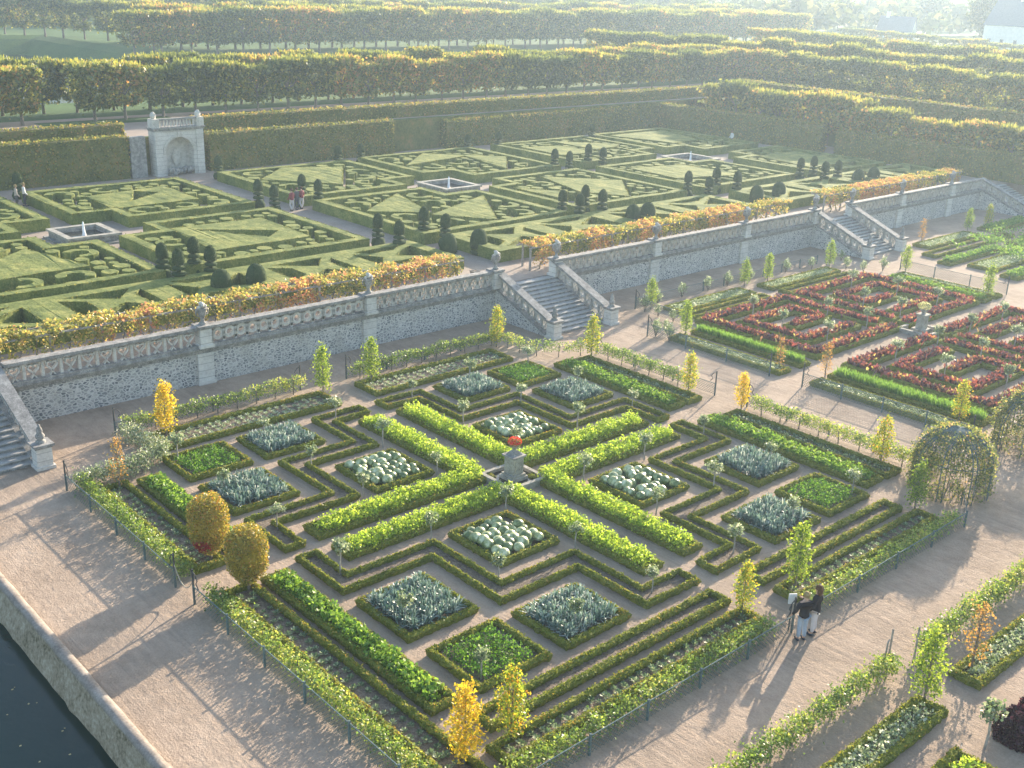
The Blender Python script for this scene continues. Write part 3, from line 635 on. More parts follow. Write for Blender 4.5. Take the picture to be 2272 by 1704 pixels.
# ---------------------------------------------------------- tall clipped hedges
def tall_hedge(p0, p1, th, z0, z1, label, dens=34, lf=.2, mat='L_hornbeam', lump=0.0):
    a = np.array(p0, float); b = np.array(p1, float); L = np.linalg.norm(b-a); u = (b-a)/L; nrm = np.array([-u[1], u[0]]); ang = math.atan2(u[1], u[0])
    r = empty('hornbeam_hedge', (p0[0], p0[1], z0), label, 'hedge', rz=ang)
    h = z1-z0; g = MB(); g.box(.05, L-.05, -th/2+.08, th/2-.08, 0, h-.08); g.build('inner_growth', 'hornbeam_core', r)
    g = MB(); P = []; O = []
    for s in (-1, 1):
        n = int(L*h*dens); P.append(np.c_[rng.uniform(0, L, n), s*(th/2+rng.normal(0, .07, n)), rng.uniform(0, h, n)]); O.append(np.tile([0, s, .2], (n, 1)))
    n = int(L*th*dens*1.2); P.append(np.c_[rng.uniform(0, L, n), rng.uniform(-th/2, th/2, n), h+np.abs(rng.normal(0, .09, n))]); O.append(np.tile([0, 0, 1.], (n, 1)))
    for s in (0, L):
        n = int(th*h*dens); P.append(np.c_[s+rng.normal(0, .06, n), rng.uniform(-th/2, th/2, n), rng.uniform(0, h, n)]); O.append(np.tile([1 if s else -1, 0, 0.], (n, 1)))
    P = np.concatenate(P)
    if lump: P[:, 2] += lump*np.sin(P[:, 0]*.9)*np.clip(P[:, 2]/h, 0, 1)
    g.leaves(P, lf, np.concatenate(O), .35, .7); g.build('foliage', mat, r); return r
HX = -62.9
tall_hedge((HX, -40), (HX, 11.4), 1.0, T, T+3.6, 'tall clipped hornbeam hedge left of the stone niche')
tall_hedge((HX, 18.9), (HX, 39.5), 1.0, T, T+3.4, 'tall clipped hornbeam hedge just right of the stone niche')
tall_hedge((-65.2, -40), (-65.2, 12.2), .8, T+1, 6.3, 'brownish upper hedge showing above the tall hedge left of the niche')
tall_hedge((-65.3, 18.8), (-65.6, 104), 1.0, T, 6.5, 'long brownish upper hedge below the trunks of the pollarded limes')
tall_hedge((-63.2, 46.5), (-64.0, 82), 1.2, T, T+2.9, 'clipped russet hedge behind the fourth parterre, right of the gap in the hedges')
tall_hedge((-64, 82.6), (-39.5, 82.6), 1.2, T, T+3.0, 'hazy clipped hedge along the right end of the box garden, left part')
tall_hedge((-37.5, 82.3), (-13, 82.3), 1.2, T, T+2.7, 'hazy clipped hedge along the right end of the box garden, right part')

tall_hedge((-63, 97), (-12, 93.5), 1.2, U5-.1, U5+2.3, 'hazy low hedge beneath the right-hand lime row', lf=.28, dens=20)
tall_hedge((-95, 126), (-25, 117), 1.4, U5-.1, U5+3.2, 'hazy second hedge behind the right-hand lime row', lf=.3, dens=18)
tall_hedge((-104, 62), (-104, 140), 1.4, U5-.1, U5+2.6, 'hazy hedge between the near lime rows and the distant avenue', lf=.3, dens=18)

# stone niche with arch and balustrade
r = empty('stone_niche', (-62.6, 15.9, T), 'pale stone niche with an arch and a balustrade on top, set between tall hedges', 'niche'); r.scale = (.95, .95, .95)
g = MB()     # arch front as an extruded outline in the y-z plane
def yz_extrude(mb, loops, x0, x1):
    tri = tessellate_polygon([[Vector((p[0], p[1], 0)) for p in L] for L in loops]); ap = [p for L in loops for p in L]
    for x in (x0, x1): mb.add([(x, p[0], p[1]) for p in ap], list(tri))
    for L in loops:
        n = len(L); mb.add([(x0, p[0], p[1]) for p in L]+[(x1, p[0], p[1]) for p in L], [(i, (i+1) % n, n+(i+1) % n, n+i) for i in range(n)])
arch = [(-1.38, 0)]+[(-1.38*math.cos(a), 2.1+1.38*math.sin(a)) for a in np.linspace(0, PI, 15)]+[(1.38, 0)]
yz_extrude(g, [[(-2.4, 0)]+arch+[(2.4, 0), (2.4, 4.1), (-2.4, 4.1)]], -.5, .5); g.build('arch_front', 'ashlar', r)
g = MB(); yz_extrude(g, [[(-1.66*math.cos(a), 2.1+1.66*math.sin(a)) for a in np.linspace(0, PI, 15)]+[(1.4*math.cos(a), 2.1+1.4*math.sin(a)) for a in np.linspace(0, PI, 15)]], .5, .56)
g.box(.5, .66, -.18, .18, 3.5, 4.0); g.box(.5, .58, -1.66, -1.4, 1.95, 2.1); g.box(.5, .58, 1.4, 1.66, 1.95, 2.1); g.build('arch_moulding', 'pale_stone', r)
g = MB(); g.box(-.75, -.505, -2.4, 2.4, 0, 4.1)
g.blob((-.42, 0, 1.5), .5, 8, .15, squash=(.3, .8, 1.5)); g.build('back_wall', 'pale_stone', r)
g = MB(); g.box(-.7, .62, -2.5, 2.5, 4.102, 4.3); g.box(-.7, .72, -2.6, 2.6, 4.302, 4.42); g.build('cornice', 'weathered_stone', r)
for s in (-1, 1):
    g = MB(); g.box(.502, .62, s*2.05-.35, s*2.05+.35, 0, 4.1); g.build('pilaster', 'ashlar', r)
    g = MB(); g.box(-.4, .55, s*2.2-.35, s*2.2+.35, 4.42, 5.2); g.blob((.05, s*2.2, 5.45), .3, 8, .14, squash=(1, 1, 1.2)); g.build('parapet_pier', 'pale_stone', r)
g = MB()
for k in range(11): g.lathe([(.09, 0), (.06, .08), (.1, .25), (.05, .5), (.08, .62)], 8, (.3, -1.6+.32*k, 4.45))
g.build('balusters', 'pale_stone', r, smooth=True)
g = MB(); g.box(.12, .48, -1.85, 1.85, 5.07, 5.22); g.build('handrail', 'weathered_stone', r)
g = MB()
for k in range(14): g.blob((.3+rng.uniform(-.2, .4), rng.uniform(-1, 1), rng.uniform(.1, .5)), .28, 6, .2)
g.build('rockwork', 'weathered_stone', r)
g = MB(); g.box(-63.2, -62.4, 11.5, 12.9, T-.1, T+3.5); r2 = g.build('side_wall', 'weathered_stone'); tag(r2, 'grey stone return wall joining the niche to the left hedge', 'wall')

# ---------------------------------------------------------- pollarded limes
def lime_proto(mat, lf=.34, n=3000):
    r = empty('lime_tree', (0, 0, 0), 'x', 'tree')
    g = MB(); g.tube([(0, 0, 0), (.03, .02, .8), (0, 0, 1.7), (.05, 0, 3.2)], [.17, .13, .12, .06], 7)
    for k in range(6):
        a = k*1.05+rng.uniform(0, .5); g.tube([(0, 0, 1.6+.15*k), (.5*math.cos(a), .6*math.sin(a), 2.3+.15*k), (.9*math.cos(a), 1.2*math.sin(a), 3.1+.1*k)], [.07, .05, .025], 5)
    g.build('trunk', 'bark', r)
    P = []; K = 100; hv = rng.uniform(.88, 1.06)
    for k in range(K):
        q = rng.uniform(-1, 1, 3); ax = rng.integers(0, 3); q[ax] = math.copysign(rng.uniform(.75, 1), q[ax])
        if rng.uniform() < .3: q[2] = rng.uniform(.85, 1.0)
        ce = np.array([q[0]*1.2, q[1]*1.5, 3.02+q[2]*1.62*hv]); ce[:2] *= 1-.25*max(0, -q[2])
        P.append(ce+rng.normal(size=(n//K, 3))*(.27, .27, .24))
    g = MB(); g.leaves(np.concatenate(P), lf, aspect=.75); 
    # upright shoots on top, tint raised to put sunlit gold into their colour
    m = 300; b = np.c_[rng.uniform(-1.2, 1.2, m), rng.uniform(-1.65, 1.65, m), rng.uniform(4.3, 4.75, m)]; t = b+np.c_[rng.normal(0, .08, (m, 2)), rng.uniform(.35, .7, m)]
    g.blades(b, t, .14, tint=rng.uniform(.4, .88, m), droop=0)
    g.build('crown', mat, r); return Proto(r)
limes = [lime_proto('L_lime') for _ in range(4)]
def lime_row(p0, p1, sp, sc, label, group, z=U5, skip=()):
    a = np.array(p0, float); b = np.array(p1, float); L = np.linalg.norm(b-a); n = int(L/sp); ang = math.atan2(b[1]-a[1], b[0]-a[0])-PI/2
    for k in range(n+1):
        if k in skip: continue
        p = a+(b-a)*k/n; s = sc*rng.uniform(.9, 1.08)
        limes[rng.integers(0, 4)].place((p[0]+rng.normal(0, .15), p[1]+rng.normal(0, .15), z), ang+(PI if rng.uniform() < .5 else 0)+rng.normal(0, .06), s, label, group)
lime_row((-75.5, -14), (-75.5, 112), 3.5, 1.02, 'pollarded lime with yellow-green autumn crown in the front row above the long upper hedge', 'front row of limes above the hedge', skip=(7,))
lime_row((-83, -14), (-83, 122), 3.6, 1.04, 'pollarded lime with orange-topped crown in the second row above the long upper hedge', 'second row of limes above the hedge')
lime_row((-74, 114), (-10, 102), 3.4, 1.02, 'pollarded lime in the hazy row running off to the right, behind the right-hand hedges', 'hazy lime row to the right')
lime_row((-60, 89), (-39, 87.6), 3.3, 1.12, 'pollarded lime just behind the right end hedge, left of the gap in the row', 'limes behind the right hedge, left of the gap', z=T)
lime_row((-36.3, 86), (-13, 85.6), 3.3, 1.0, 'pollarded lime just behind the right end hedge, right of the gap in the row', 'limes behind the right hedge, right of the gap', z=T)
lime_row((-152, 52), (-150, 240), 5.0, 1.5, 'tall pollarded lime in the distant avenue, near side', 'distant lime avenue, near row')
lime_row((-162, 60), (-160, 250), 5.2, 1.5, 'tall pollarded lime in the distant avenue, middle row', 'distant lime avenue, middle row')
lime_row((-245, 36), (-165, 74), 5.2, 1.5, 'dark pollarded lime beyond the sunken lawn at the top left', 'limes beyond the sunken lawn')
lime_row((-190, 90), (-190, 260), 6.0, 1.6, 'hazy lime in the farthest clipped row', 'farthest lime row')
lime_row((-112, 168), (-45, 150), 4.2, 1.15, 'sunlit orange-topped lime in the hazy row far to the right', 'far right lime row')

lime_row((-112, 120), (-40, 128), 4.0, 1.2, 'lime in the hazy row just behind the right-hand row, further from the hedge', 'second hazy lime row to the right')

lime_row((-146, 254), (-66, 220), 4.0, .8, 'hazy lime with an orange crown in the row just in front of the far houses', 'limes in front of the far houses')
for x, y, h, rr, l in ((-128, 301, 16, 6.5, 'big rounded tree between the two hazy houses, top right'), (-136, 318, 14, 6.5, 'broad hazy tree right behind the gabled house'), (-196, 330, 12, 6, 'hazy tree left of the gabled house'), (-178, 360, 15, 7, 'tall hazy tree behind and left of the gabled house'), (-80, 262, 7, 3.5, 'smaller hazy tree in front of the long white building')):
    r = empty('broad_tree', (x, y, U5), l, 'tree', 'broad trees among the far houses')
    g = MB(); g.tube([(0, 0, 0), (.1, 0, h*.3), (0, .1, h*.7)], [.5, .38, .15], 7)
    for k in range(6): a = k*1.05; g.tube([(0, 0, h*.28), (rr*.35*math.cos(a), rr*.35*math.sin(a), h*.45), (rr*.7*math.cos(a), rr*.7*math.sin(a), h*.62)], [.2, .13, .05], 5)
    g.build('trunk', 'bark', r)
    g = MB(); P = []
    for k in range(60):
        u = rng.normal(size=3); u /= np.linalg.norm(u); P.append(np.array([0, 0, h*.6])+u*(rr*.8, rr*.8, h*.36)*rng.uniform(.5, 1)+rng.normal(size=(60, 3))*rr*.16)
    g.leaves(np.concatenate(P), .9, aspect=.8); g.build('crown', 'L_wood', r)

# far woodland and hills: nobody could count these
g = MB(); P = []
for k in range(2000):
    a = rng.uniform(R_(104), R_(166)); dist = rng.uniform(280, 1100)
    x = CAMX+dist*math.cos(a); y = CAMY+dist*math.sin(a)
    if x > -60 or (x > -215 and y < 262): continue
    if 255 < dist < 372 and a < R_(131): continue
    s = rng.uniform(3.5, 7.5)*(1+(dist-280)*.0006); hh = U5+s*.8
    u = rng.normal(size=(80, 3)); u /= np.linalg.norm(u, axis=1)[:, None]; u[:, 2] = np.abs(u[:, 2])*1.1-.5
    g.leaves(np.array([x, y, hh])+u*s*rng.uniform(.7, 1.05, (80, 1)), s*.42, u, .4, .8)
tag(g.build('far_woodland', 'L_wood'), 'hazy autumn woodland filling the distance behind the limes', 'woodland', kind='stuff')

# houses in the haze
def house(x, y, rz, L, W, H, RH, label, dormer=False):
    r = empty('house', (x, y, U5), label, 'house', 'houses in the haze', rz=rz)
    g = MB(); g.box(-L/2, L/2, -W/2, W/2, 0, H)
    for s in (-1, 1): g.add([(s*L/2, -W/2, H), (s*L/2, W/2, H), (s*L/2, 0, H+RH)], [(0, 1, 2)])
    g.build('walls', 'plaster', r)
    g = MB(); e = .3
    for s in (-1, 1):
        g.add([(-L/2-e, s*(W/2+e), H-.25), (L/2+e, s*(W/2+e), H-.25), (L/2+e, 0, H+RH+.1), (-L/2-e, 0, H+RH+.1),
               (-L/2-e, s*(W/2+e), H-.4), (L/2+e, s*(W/2+e), H-.4), (L/2+e, 0, H+RH-.05), (-L/2-e, 0, H+RH-.05)], [(0, 1, 2, 3), (4, 5, 6, 7), (0, 1, 5, 4), (1, 2, 6, 5), (3, 0, 4, 7)])
    ro = g.build('roof', 'roof_slate', r)
    g = MB(); g.box(-L*.3-.5, -L*.3+.5, -.4, .4, H+RH-.6, H+RH+1.4); g.build('chimney', 'plaster', ro)
    for s in (-1, 1):
        for k in range(max(2, int(L/4))):
            xx = -L/2+L*(k+.5)/max(2, int(L/4)); g = MB(); g.box(xx-.5, xx+.5, s*W/2-.05 if s < 0 else W/2-.03, s*W/2+.03 if s < 0 else W/2+.05, 1.0, 2.6); g.build('window', 'glass_dark', r)
house(-158, 303, R_(15), 10.5, 6, 2.6, 4.0, 'white gabled house with a steep slate roof, hazy, top right')
house(-102, 286, R_(-8), 36, 10, 6.5, 6.5, 'long white building with a blue-grey roof at the right edge, top')
house(-300, 470, R_(20), 38, 12, 7.0, 8.0, 'faint pale mansion almost lost in the haze at the top')
for x, y in ((-410, 262), (-400, 292)):
    r = empty('pale_tower', (x, y, 0), 'slim %s white tower standing above the far trees at the top edge' % ('left-hand' if y < 280 else 'right-hand'), 'tower')
    g = MB(); g.box(-2.2, 2.2, -2.2, 2.2, 0, 20); g.build('shaft', 'plaster', r)
    g = MB(); g.lathe([(3.4, 20), (0.05, 26)], 4); g.build('roof', 'roof_slate', r)

def haze():
    g = MB(); g.box(-2720, 300, -650, 2650, -6.0, 34)
    m, nt = newmat('haze'); v = nt.nodes.new('ShaderNodeVolumePrincipled')
    v.inputs['Color'].default_value = (0.62, 0.8, 1.0, 1); v.inputs['Density'].default_value = 0.00058; v.inputs['Anisotropy'].default_value = 0.45
    o = nt.nodes.new('ShaderNodeOutputMaterial'); nt.links.new(v.outputs[0], o.inputs['Volume'])
    MT['haze'] = m; tag(g.build('haze', 'haze'), 'pale morning haze over the gardens', 'haze', kind='stuff')
haze()
# ================================================================== CLIPPED BOX GARDEN ON THE TERRACE
HT = T+0.8
def edge_sprigs(mb, loops, z, per_m=16, size=.11):
    P = []
    for L in loops:
        for i in range(len(L)):
            a = np.array(L[i-1], float); b = np.array(L[i], float); n = int(np.linalg.norm(b-a)*per_m)+1
            q = a+(b-a)*rng.uniform(0, 1, (n, 1)); P.append(np.c_[q+rng.normal(0, .035, (n, 2)), z-np.abs(rng.normal(0, .09, n))+.03])
    mb.leaves(np.concatenate(P), size, aspect=.7, m=1)
def arc_band(cx, cy, r, w, a0, a1, n=12):
    A = np.linspace(a0, a1, n); o = [(cx+(r+w/2)*math.cos(a), cy+(r+w/2)*math.sin(a)) for a in A]
    i = [(cx+(r-w/2)*math.cos(a), cy+(r-w/2)*math.sin(a)) for a in A[::-1]]; return o+i
def dist_poly(P, x, y):
    q = np.array([x, y]); best = 9e9
    for i in range(len(P)):
        a = np.array(P[i-1], float); b = np.array(P[i], float); ab = b-a; t = np.clip(np.dot(q-a, ab)/max(np.dot(ab, ab), 1e-9), 0, 1)
        best = min(best, np.linalg.norm(a+ab*t-q))
    return best
def parterre(outer, wedges, label, seed, ndisc=30, narc=9):
    outer = ccw(outer); cx = sum(p[0] for p in outer)/len(outer); cy = sum(p[1] for p in outer)/len(outer)
    r = empty('box_parterre', (0, 0, 0), label, 'clipped hedge', 'clipped box squares of the terrace garden')
    inner = offset_poly(outer, .72)
    g = MB(); poly_extrude(g, [outer, inner], T-.02, HT, .5, .03); edge_sprigs(g, [outer, inner], HT); g.build('border_hedge', ['parterre', 'L_parterre'], r)
    for wd in wedges:
        loops = wd if isinstance(wd[0][0], (tuple, list)) else [wd]
        g = MB(); poly_extrude(g, loops, T-.02, HT-.03, .5, .03); edge_sprigs(g, loops, HT-.03); g.build('wedge_hedge', ['parterre', 'L_parterre'], r)
    rs = random.Random(seed); placed = []
    xs = [p[0] for p in inner]; ys = [p[1] for p in inner]
    def ok(x, y, rad):
        if not inside(inner, x, y) or dist_poly(inner, x, y) < rad+.16: return False
        for wd in wedges:
            L = wd[0] if isinstance(wd[0][0], (tuple, list)) else wd
            if inside(L, x, y) or dist_poly(L, x, y) < rad+.16: return False
        return all((x-a)**2+(y-b)**2 > (rad+c+.12)**2 for a, b, c in placed)
    na = nd = 0
    for _ in range(2500):
        x = rs.uniform(min(xs), max(xs)); y = rs.uniform(min(ys), max(ys))
        if na < narc and ok(x, y, 1.15):
            a0 = rs.uniform(0, 2*PI); g = MB(); w_ = rs.uniform(.45, .62)
            P1 = arc_band(x, y, .82, w_, a0, a0+rs.uniform(3.2, 4.6)); poly_extrude(g, [ccw(P1)], T-.02, HT-.05, .3, .02)
            g.build('scroll_hedge', 'parterre', r); na += 1; placed.append((x, y, 1.12))
    for _ in range(2500):
        x = rs.uniform(min(xs), max(xs)); y = rs.uniform(min(ys), max(ys)); rad = rs.uniform(.28, .52)
        if nd < ndisc and ok(x, y, rad):
            g = MB(); poly_extrude(g, [[(x+rad*math.cos(t)*1.15, y+rad*math.sin(t)) for t in np.linspace(0, 2*PI, 15)[:-1]]], T-.02, HT-.06+rs.uniform(-.05, .02), 0, .012)
            g.build('disc_hedge', 'parterre', r); nd += 1; placed.append((x, y, rad))
    return r
def notch(x0, x1, y0, y1, c, d=2.9):
    n = {'pp': [(x0, y0), (x1, y0), (x1, y1-d), (x1-d, y1-d), (x1-d, y1), (x0, y1)], 'pm': [(x0, y0), (x1-d, y0), (x1-d, y0+d), (x1, y0+d), (x1, y1), (x0, y1)],
         'mm': [(x0, y0+d), (x0+d, y0+d), (x0+d, y0), (x1, y0), (x1, y1), (x0, y1)], 'mp': [(x0, y0), (x1, y0), (x1, y1), (x0+d, y1), (x0+d, y1-d), (x0, y1-d)]}
    return n[c]
parterre(notch(-57, -43.5, -15, -1.6, 'pp'), [[(-55.5, -13), (-55, -5), (-48, -6), (-46.5, -12)]], 'clipped box square cut by the left edge, beyond the left pool', 1)  # squares from here on: corners from image pixels, then scaled about the camera
parterre(notch(-57, -44.2, .2, 13.1, 'pm'), [[[(-53.0, 3.6), (-47.6, 3.4), (-47.7, 10.3), (-54.1, 10.5)], [(-53.2, 7.5), (-51.8, 9.1), (-49.5, 5.6)][::-1]]], 'clipped box square in front of the stone niche, beyond the left pool', 2)
parterre(notch(-41.6, -28.9, -15, -1.4, 'mp'), [[(-38.9, -5.9), (-32.6, -4.4), (-32.2, -13.4)], [(-39.3, -6.6), (-33.8, -14), (-39.8, -14)]], 'clipped box square with a big triangle, lower left, before the left pool', 3)
parterre(notch(-42, -29.2, .2, 13.2, 'mm'), [[[(-39.3, 3.9), (-39.2, 10.7), (-32.2, 10.5), (-32, 3.3)][::-1], [(-38.1, 5), (-34.9, 9.7), (-33.5, 8.1)]]], 'clipped box square with a long dark triangular opening, right of the left pool', 4)
parterre(notch(-57.6, -44.2, 17, 30.5, 'pp'), [[(-52.7, 18.5), (-57, 23.1), (-54.8, 28.1), (-47.3, 23.1)]], 'clipped box square right of the niche path, beyond the middle pool on its left', 5)
parterre(notch(-58.4, -44.8, 32.2, 46.3, 'pm', 3.2), [[(-52.3, 33.5), (-57.4, 39.3), (-51.7, 45.4), (-46.1, 40.5), (-54.0, 42)]], 'clipped box square with an arrow-shaped plateau, beyond the middle pool', 6)
parterre(notch(-42.6, -28.4, 17.2, 31.1, 'mp', 3.3), [[(-37, 18.3), (-41.6, 24.6), (-34, 22.1)], [(-33.4, 21.7), (-37.2, 30.0), (-29.4, 24.7)]], 'clipped box square with two facing triangles, in front of the middle pool', 7)
parterre(notch(-42.8, -29.3, 33, 46.4, 'mm', 2.8), [[(-41.3, 40.3), (-36.1, 45.4), (-30.4, 40.2), (-34, 38)], [(-38.5, 34.4), (-32, 34.6), (-35, 37)]], 'clipped box square with a broad triangle, right of the middle pool', 8)
parterre(notch(-58.8, -45, 49.4, 63.3, 'pp'), [[(-57.8, 56.7), (-52.1, 62.3), (-50.9, 60.6), (-50.5, 57)], [(-55.5, 51), (-49.5, 51), (-49, 56), (-54.5, 55.5)]], 'hazy clipped box square beyond the right pool, on its left', 9)
parterre(notch(-42.6, -29.4, 48.8, 62.6, 'mp'), [[(-40.5, 51), (-34, 50.6), (-32, 58), (-38.8, 57.4)]], 'clipped box square in front of the right pool', 10)
parterre(notch(-59.2, -44.6, 64.9, 77.5, 'pm'), [[(-57.6, 66.5), (-57.6, 75.9), (-50, 73.5), (-49.6, 68.5)]], 'hazy clipped box square farthest away, beyond the right pool', 11)
parterre(notch(-42.2, -28.6, 65.9, 77.6, 'mm'), [[(-38.6, 69), (-38.6, 75.8), (-31, 75.5), (-31, 67.6)]], 'hazy clipped box square to the right of the right pool', 12)
def cross_band(y0, y1, n, label):
    """front strip of box cut through with slender triangles and diamonds"""
    r = empty('box_parterre', (0, 0, 0), label, 'clipped hedge', 'cut box strips behind the vines'); L = (y1-y0)/n; X0, X1 = -27.5, -21.7
    for k in range(n):
        a, b = y0+k*L, y0+(k+1)*L; cx = (X0+X1)/2; cy = (a+b)/2; sh = .8*(-1)**k
        q = .62; holes = []
        C = [(X0+q, a+q), (X1-q, a+q), (X1-q, b-q), (X0+q, b-q)]; ctr = (cx, cy+sh)
        for i in range(4):
            p1, p2 = C[i], C[(i+1) % 4]; t = [p1, p2, ctr]; gx = sum(p[0] for p in t)/3; gy = sum(p[1] for p in t)/3
            tt = [(gx+(p[0]-gx)*.74, gy+(p[1]-gy)*.74) for p in t]
            if i % 2 == (k % 2):
                e = ((tt[0][0]+tt[2][0])/2, (tt[0][1]+tt[2][1])/2); f = ((tt[1][0]+tt[2][0])/2, (tt[1][1]+tt[2][1])/2); tt = [tt[0], tt[1], f, e]
            holes.append(ccw(tt)[::-1])
        g = MB(); poly_extrude(g, [ccw([(X0, a), (X1, a), (X1, b), (X0, b)])]+holes, T-.02, HT-.02, .6, .01); edge_sprigs(g, holes, HT-.02); g.build('hedge_panel', ['parterre', 'L_parterre'], r)
cross_band(-22, 15.2, 6, 'strip of box cut with dark triangles behind the vines left of the middle stairs')
cross_band(18.2, 46.5, 4, 'strip of box cut with dark triangles behind the vines right of the middle stairs')
cross_band(49.8, 79, 4, 'hazy strip of box cut with triangles behind the farthest vines')

# topiary yews
def yew_proto(kind):
    r = empty('topiary_yew', (0, 0, 0), 'x', 'topiary')
    g = MB()
    if kind == 'tiered':
        g.lathe([(.08, 0), (.5, .05), (.56, .3), (.46, .6), (.16, .66), (.16, .74), (.46, .78), (.5, .87), (.4, .96), (.14, .99), (.14, 1.07), (.4, 1.11), (.44, 1.19), (.35, 1.27), (.13, 1.3), (.13, 1.36)], 16, jit=.05)
    else: g.lathe([(.1, 0), (.5, .05), (.6, .16), (.5, .3), (.3, .36), (.3, .42)], 16, jit=.05)
    n = 420; a = rng.uniform(0, 2*PI, n); z = rng.uniform(.05, 1.25 if kind == 'tiered' else .4, n); g.leaves(np.c_[.46*np.cos(a), .46*np.sin(a), z], .06, m=1)
    g.build('tiers', ['yew', 'L_yew'], r, smooth=True)
    g = MB()
    if kind == 'tiered': g.lathe([(.1, 1.34), (.34, 1.38), (.41, 1.55), (.4, 1.8), (.33, 2.05), (.17, 2.24), (.001, 2.3)], 16, jit=.04)
    else: g.lathe([(.2, .4), (.52, .44), (.58, .7), (.57, 1.1), (.48, 1.45), (.26, 1.68), (.001, 1.76)], 16, jit=.03)
    n = 620; a = rng.uniform(0, 2*PI, n); t = rng.uniform(0, 1, n)
    zz, z1, rr = (1.36, 2.3, .41) if kind == 'tiered' else (.42, 1.76, .57)
    q = rr*np.clip(1.06*(1-t**3.2), 0, 1)**.5*1.01; g.leaves(np.c_[q*np.cos(a), q*np.sin(a), zz+(z1-zz)*t], .07, m=1)
    g.build('dome', ['yew', 'L_yew'], r, smooth=True); return Proto(r)
yt = yew_proto('tiered'); ys_ = yew_proto('dome')
tg = 'tiered yew with a domed top '
four = [((-29.7, -1.2, -27.6, .8), 'at the crossing in front of the left pool'), ((-29.5, 14.1, -27.1, 18.0), 'at the crossing behind the pergola, left of the stairs'),
        ((-29.6, 31.6, -27.7, 34.1), 'at the path crossing in front of the middle pool'), ((-29.8, 47.0, -27.5, 50.9), 'at the path crossing behind the far right stairs'),
        ((-29.1, 62.8, -26.4, 65.0), 'in the hazy group farthest right'), ((-45.4, 14.1, -43.0, 18.0), 'on the path leading to the stone niche'), ((-45.6, 46.2, -43.6, 50.8), 'on the long path between the middle and right pools')]
for (x0, y0, x1, y1), wh in four:
    for x, a in ((x0, 'far'), (x1, 'near')):
        for y, b in ((y0, 'left'), (y1, 'right')):
            yt.place((x, y, T), rng.uniform(0, 6), rng.uniform(.82, .92), scz=rng.uniform(.96, 1.06), label= ('%s %s yew of four %s' % (a, b, wh)), group='tiered yews at the path crossings')
for y, wh in ((.5, 'below the hedge left of the niche'), (17.6, 'just right of the stone niche'), (30.0, 'below the tall hedge, farther right of the niche'), (32.6, 'second of a pair right of the niche'),
              (46.0, 'left of the gap in the tall hedges'), (50.2, 'right of the gap in the tall hedges'), (64.5, 'hazy, below the russet back hedge')):
    yt.place((-58.4, y, T), 0, .9, tg+wh, 'tiered yews below the tall hedges')
for y, wh in ((-.3, 'left of the pair behind the left pergola'), (1.9, 'right of the pair behind the left pergola'), (16, 'left of the pair behind the middle stairs'), (18.6, 'right of the pair behind the middle stairs'), (33.9, 'left of the pair behind the middle pergola'),
              (35.6, 'right of the pair behind the middle pergola'), (49.4, 'left of the pair behind the far right stairs'), (52.6, 'right of the pair behind the far right stairs'), (65.2, 'left of the hazy farthest pair'), (67.9, 'right of the hazy farthest pair')):
    ys_.place((-24.3, y, T), rng.uniform(0, 6), 1.0, 'plump domed yew, '+wh, 'domed yews behind the pergolas')

# pools with jets
def pool(cx, cy, hx, hy, label):
    r = empty('stone_pool', (cx, cy, T), label, 'pool', 'stone pools of the box garden')
    g = MB(); poly_extrude(g, [rect(-hx, hx, -hy, hy), rect(-hx+.35, hx-.35, -hy+.35, hy-.35)[::-1]], 0, .5); g.build('basin_wall', 'weathered_stone', r)
    g = MB(); poly_extrude(g, [rect(-hx-.12, hx+.12, -hy-.12, hy+.12), rect(-hx+.3, hx-.3, -hy+.3, hy-.3)[::-1]], .502, .64); g.build('rim', 'aged_stone', r)
    g = MB(); poly_extrude(g, [rect(-hx-.3, hx+.3, -hy-.3, hy+.3), rect(-hx+.01, hx-.01, -hy+.01, hy-.01)[::-1]], .0, .12); g.build('step', 'weathered_stone', r)
    g = MB(); g.add([(-hx+.3, -hy+.3, .3), (hx-.3, -hy+.3, .3), (hx-.3, hy-.3, .3), (-hx+.3, hy-.3, .3)], [(0, 1, 2, 3)]); g.build('water', 'pool', r)
    g = MB(); g.lathe([(.13, .3), (.1, .5), (.07, .9), (.05, 1.15), (.001, 1.28)], 8, jit=.2); g.build('jet', 'spray', r, smooth=True)
pool(-42.3, -.85, 1.8, 1.7, 'square stone pool with a low jet, in the left part of the box garden')
pool(-43.4, 31.4, 2.0, 1.85, 'square stone pool with a white jet in the middle of the box garden')
pool(-42.3, 62.6, 2.1, 2.1, 'pale hazy stone pool with a jet, farthest right in the box garden')

# ================================================================== PEOPLE
def skin(name, joints, edges, mat, parent, root=0, sub=1):
    """grow one continuous surface round a skeleton"""
    me = bpy.data.meshes.new(name); me.from_pydata([j[:3] for j in joints], edges, []); o = bpy.data.objects.new(name, me); col.objects.link(o)
    md = o.modifiers.new('s', 'SKIN'); md.use_smooth_shade = True
    for i, j in enumerate(joints):
        v = me.skin_vertices[0].data[i]; rr = j[3]; v.radius = rr if isinstance(rr, tuple) else (rr, rr); v.use_root = (i == root)
    sb = o.modifiers.new('b', 'SUBSURF'); sb.levels = sub; sb.render_levels = sub
    dg = bpy.context.evaluated_depsgraph_get(); me2 = bpy.data.meshes.new_from_object(o.evaluated_get(dg)); bpy.data.objects.remove(o)
    me2.materials.clear(); me2.materials.append(MT[mat]); o2 = bpy.data.objects.new(name, me2); col.objects.link(o2); o2.parent = parent; return o2
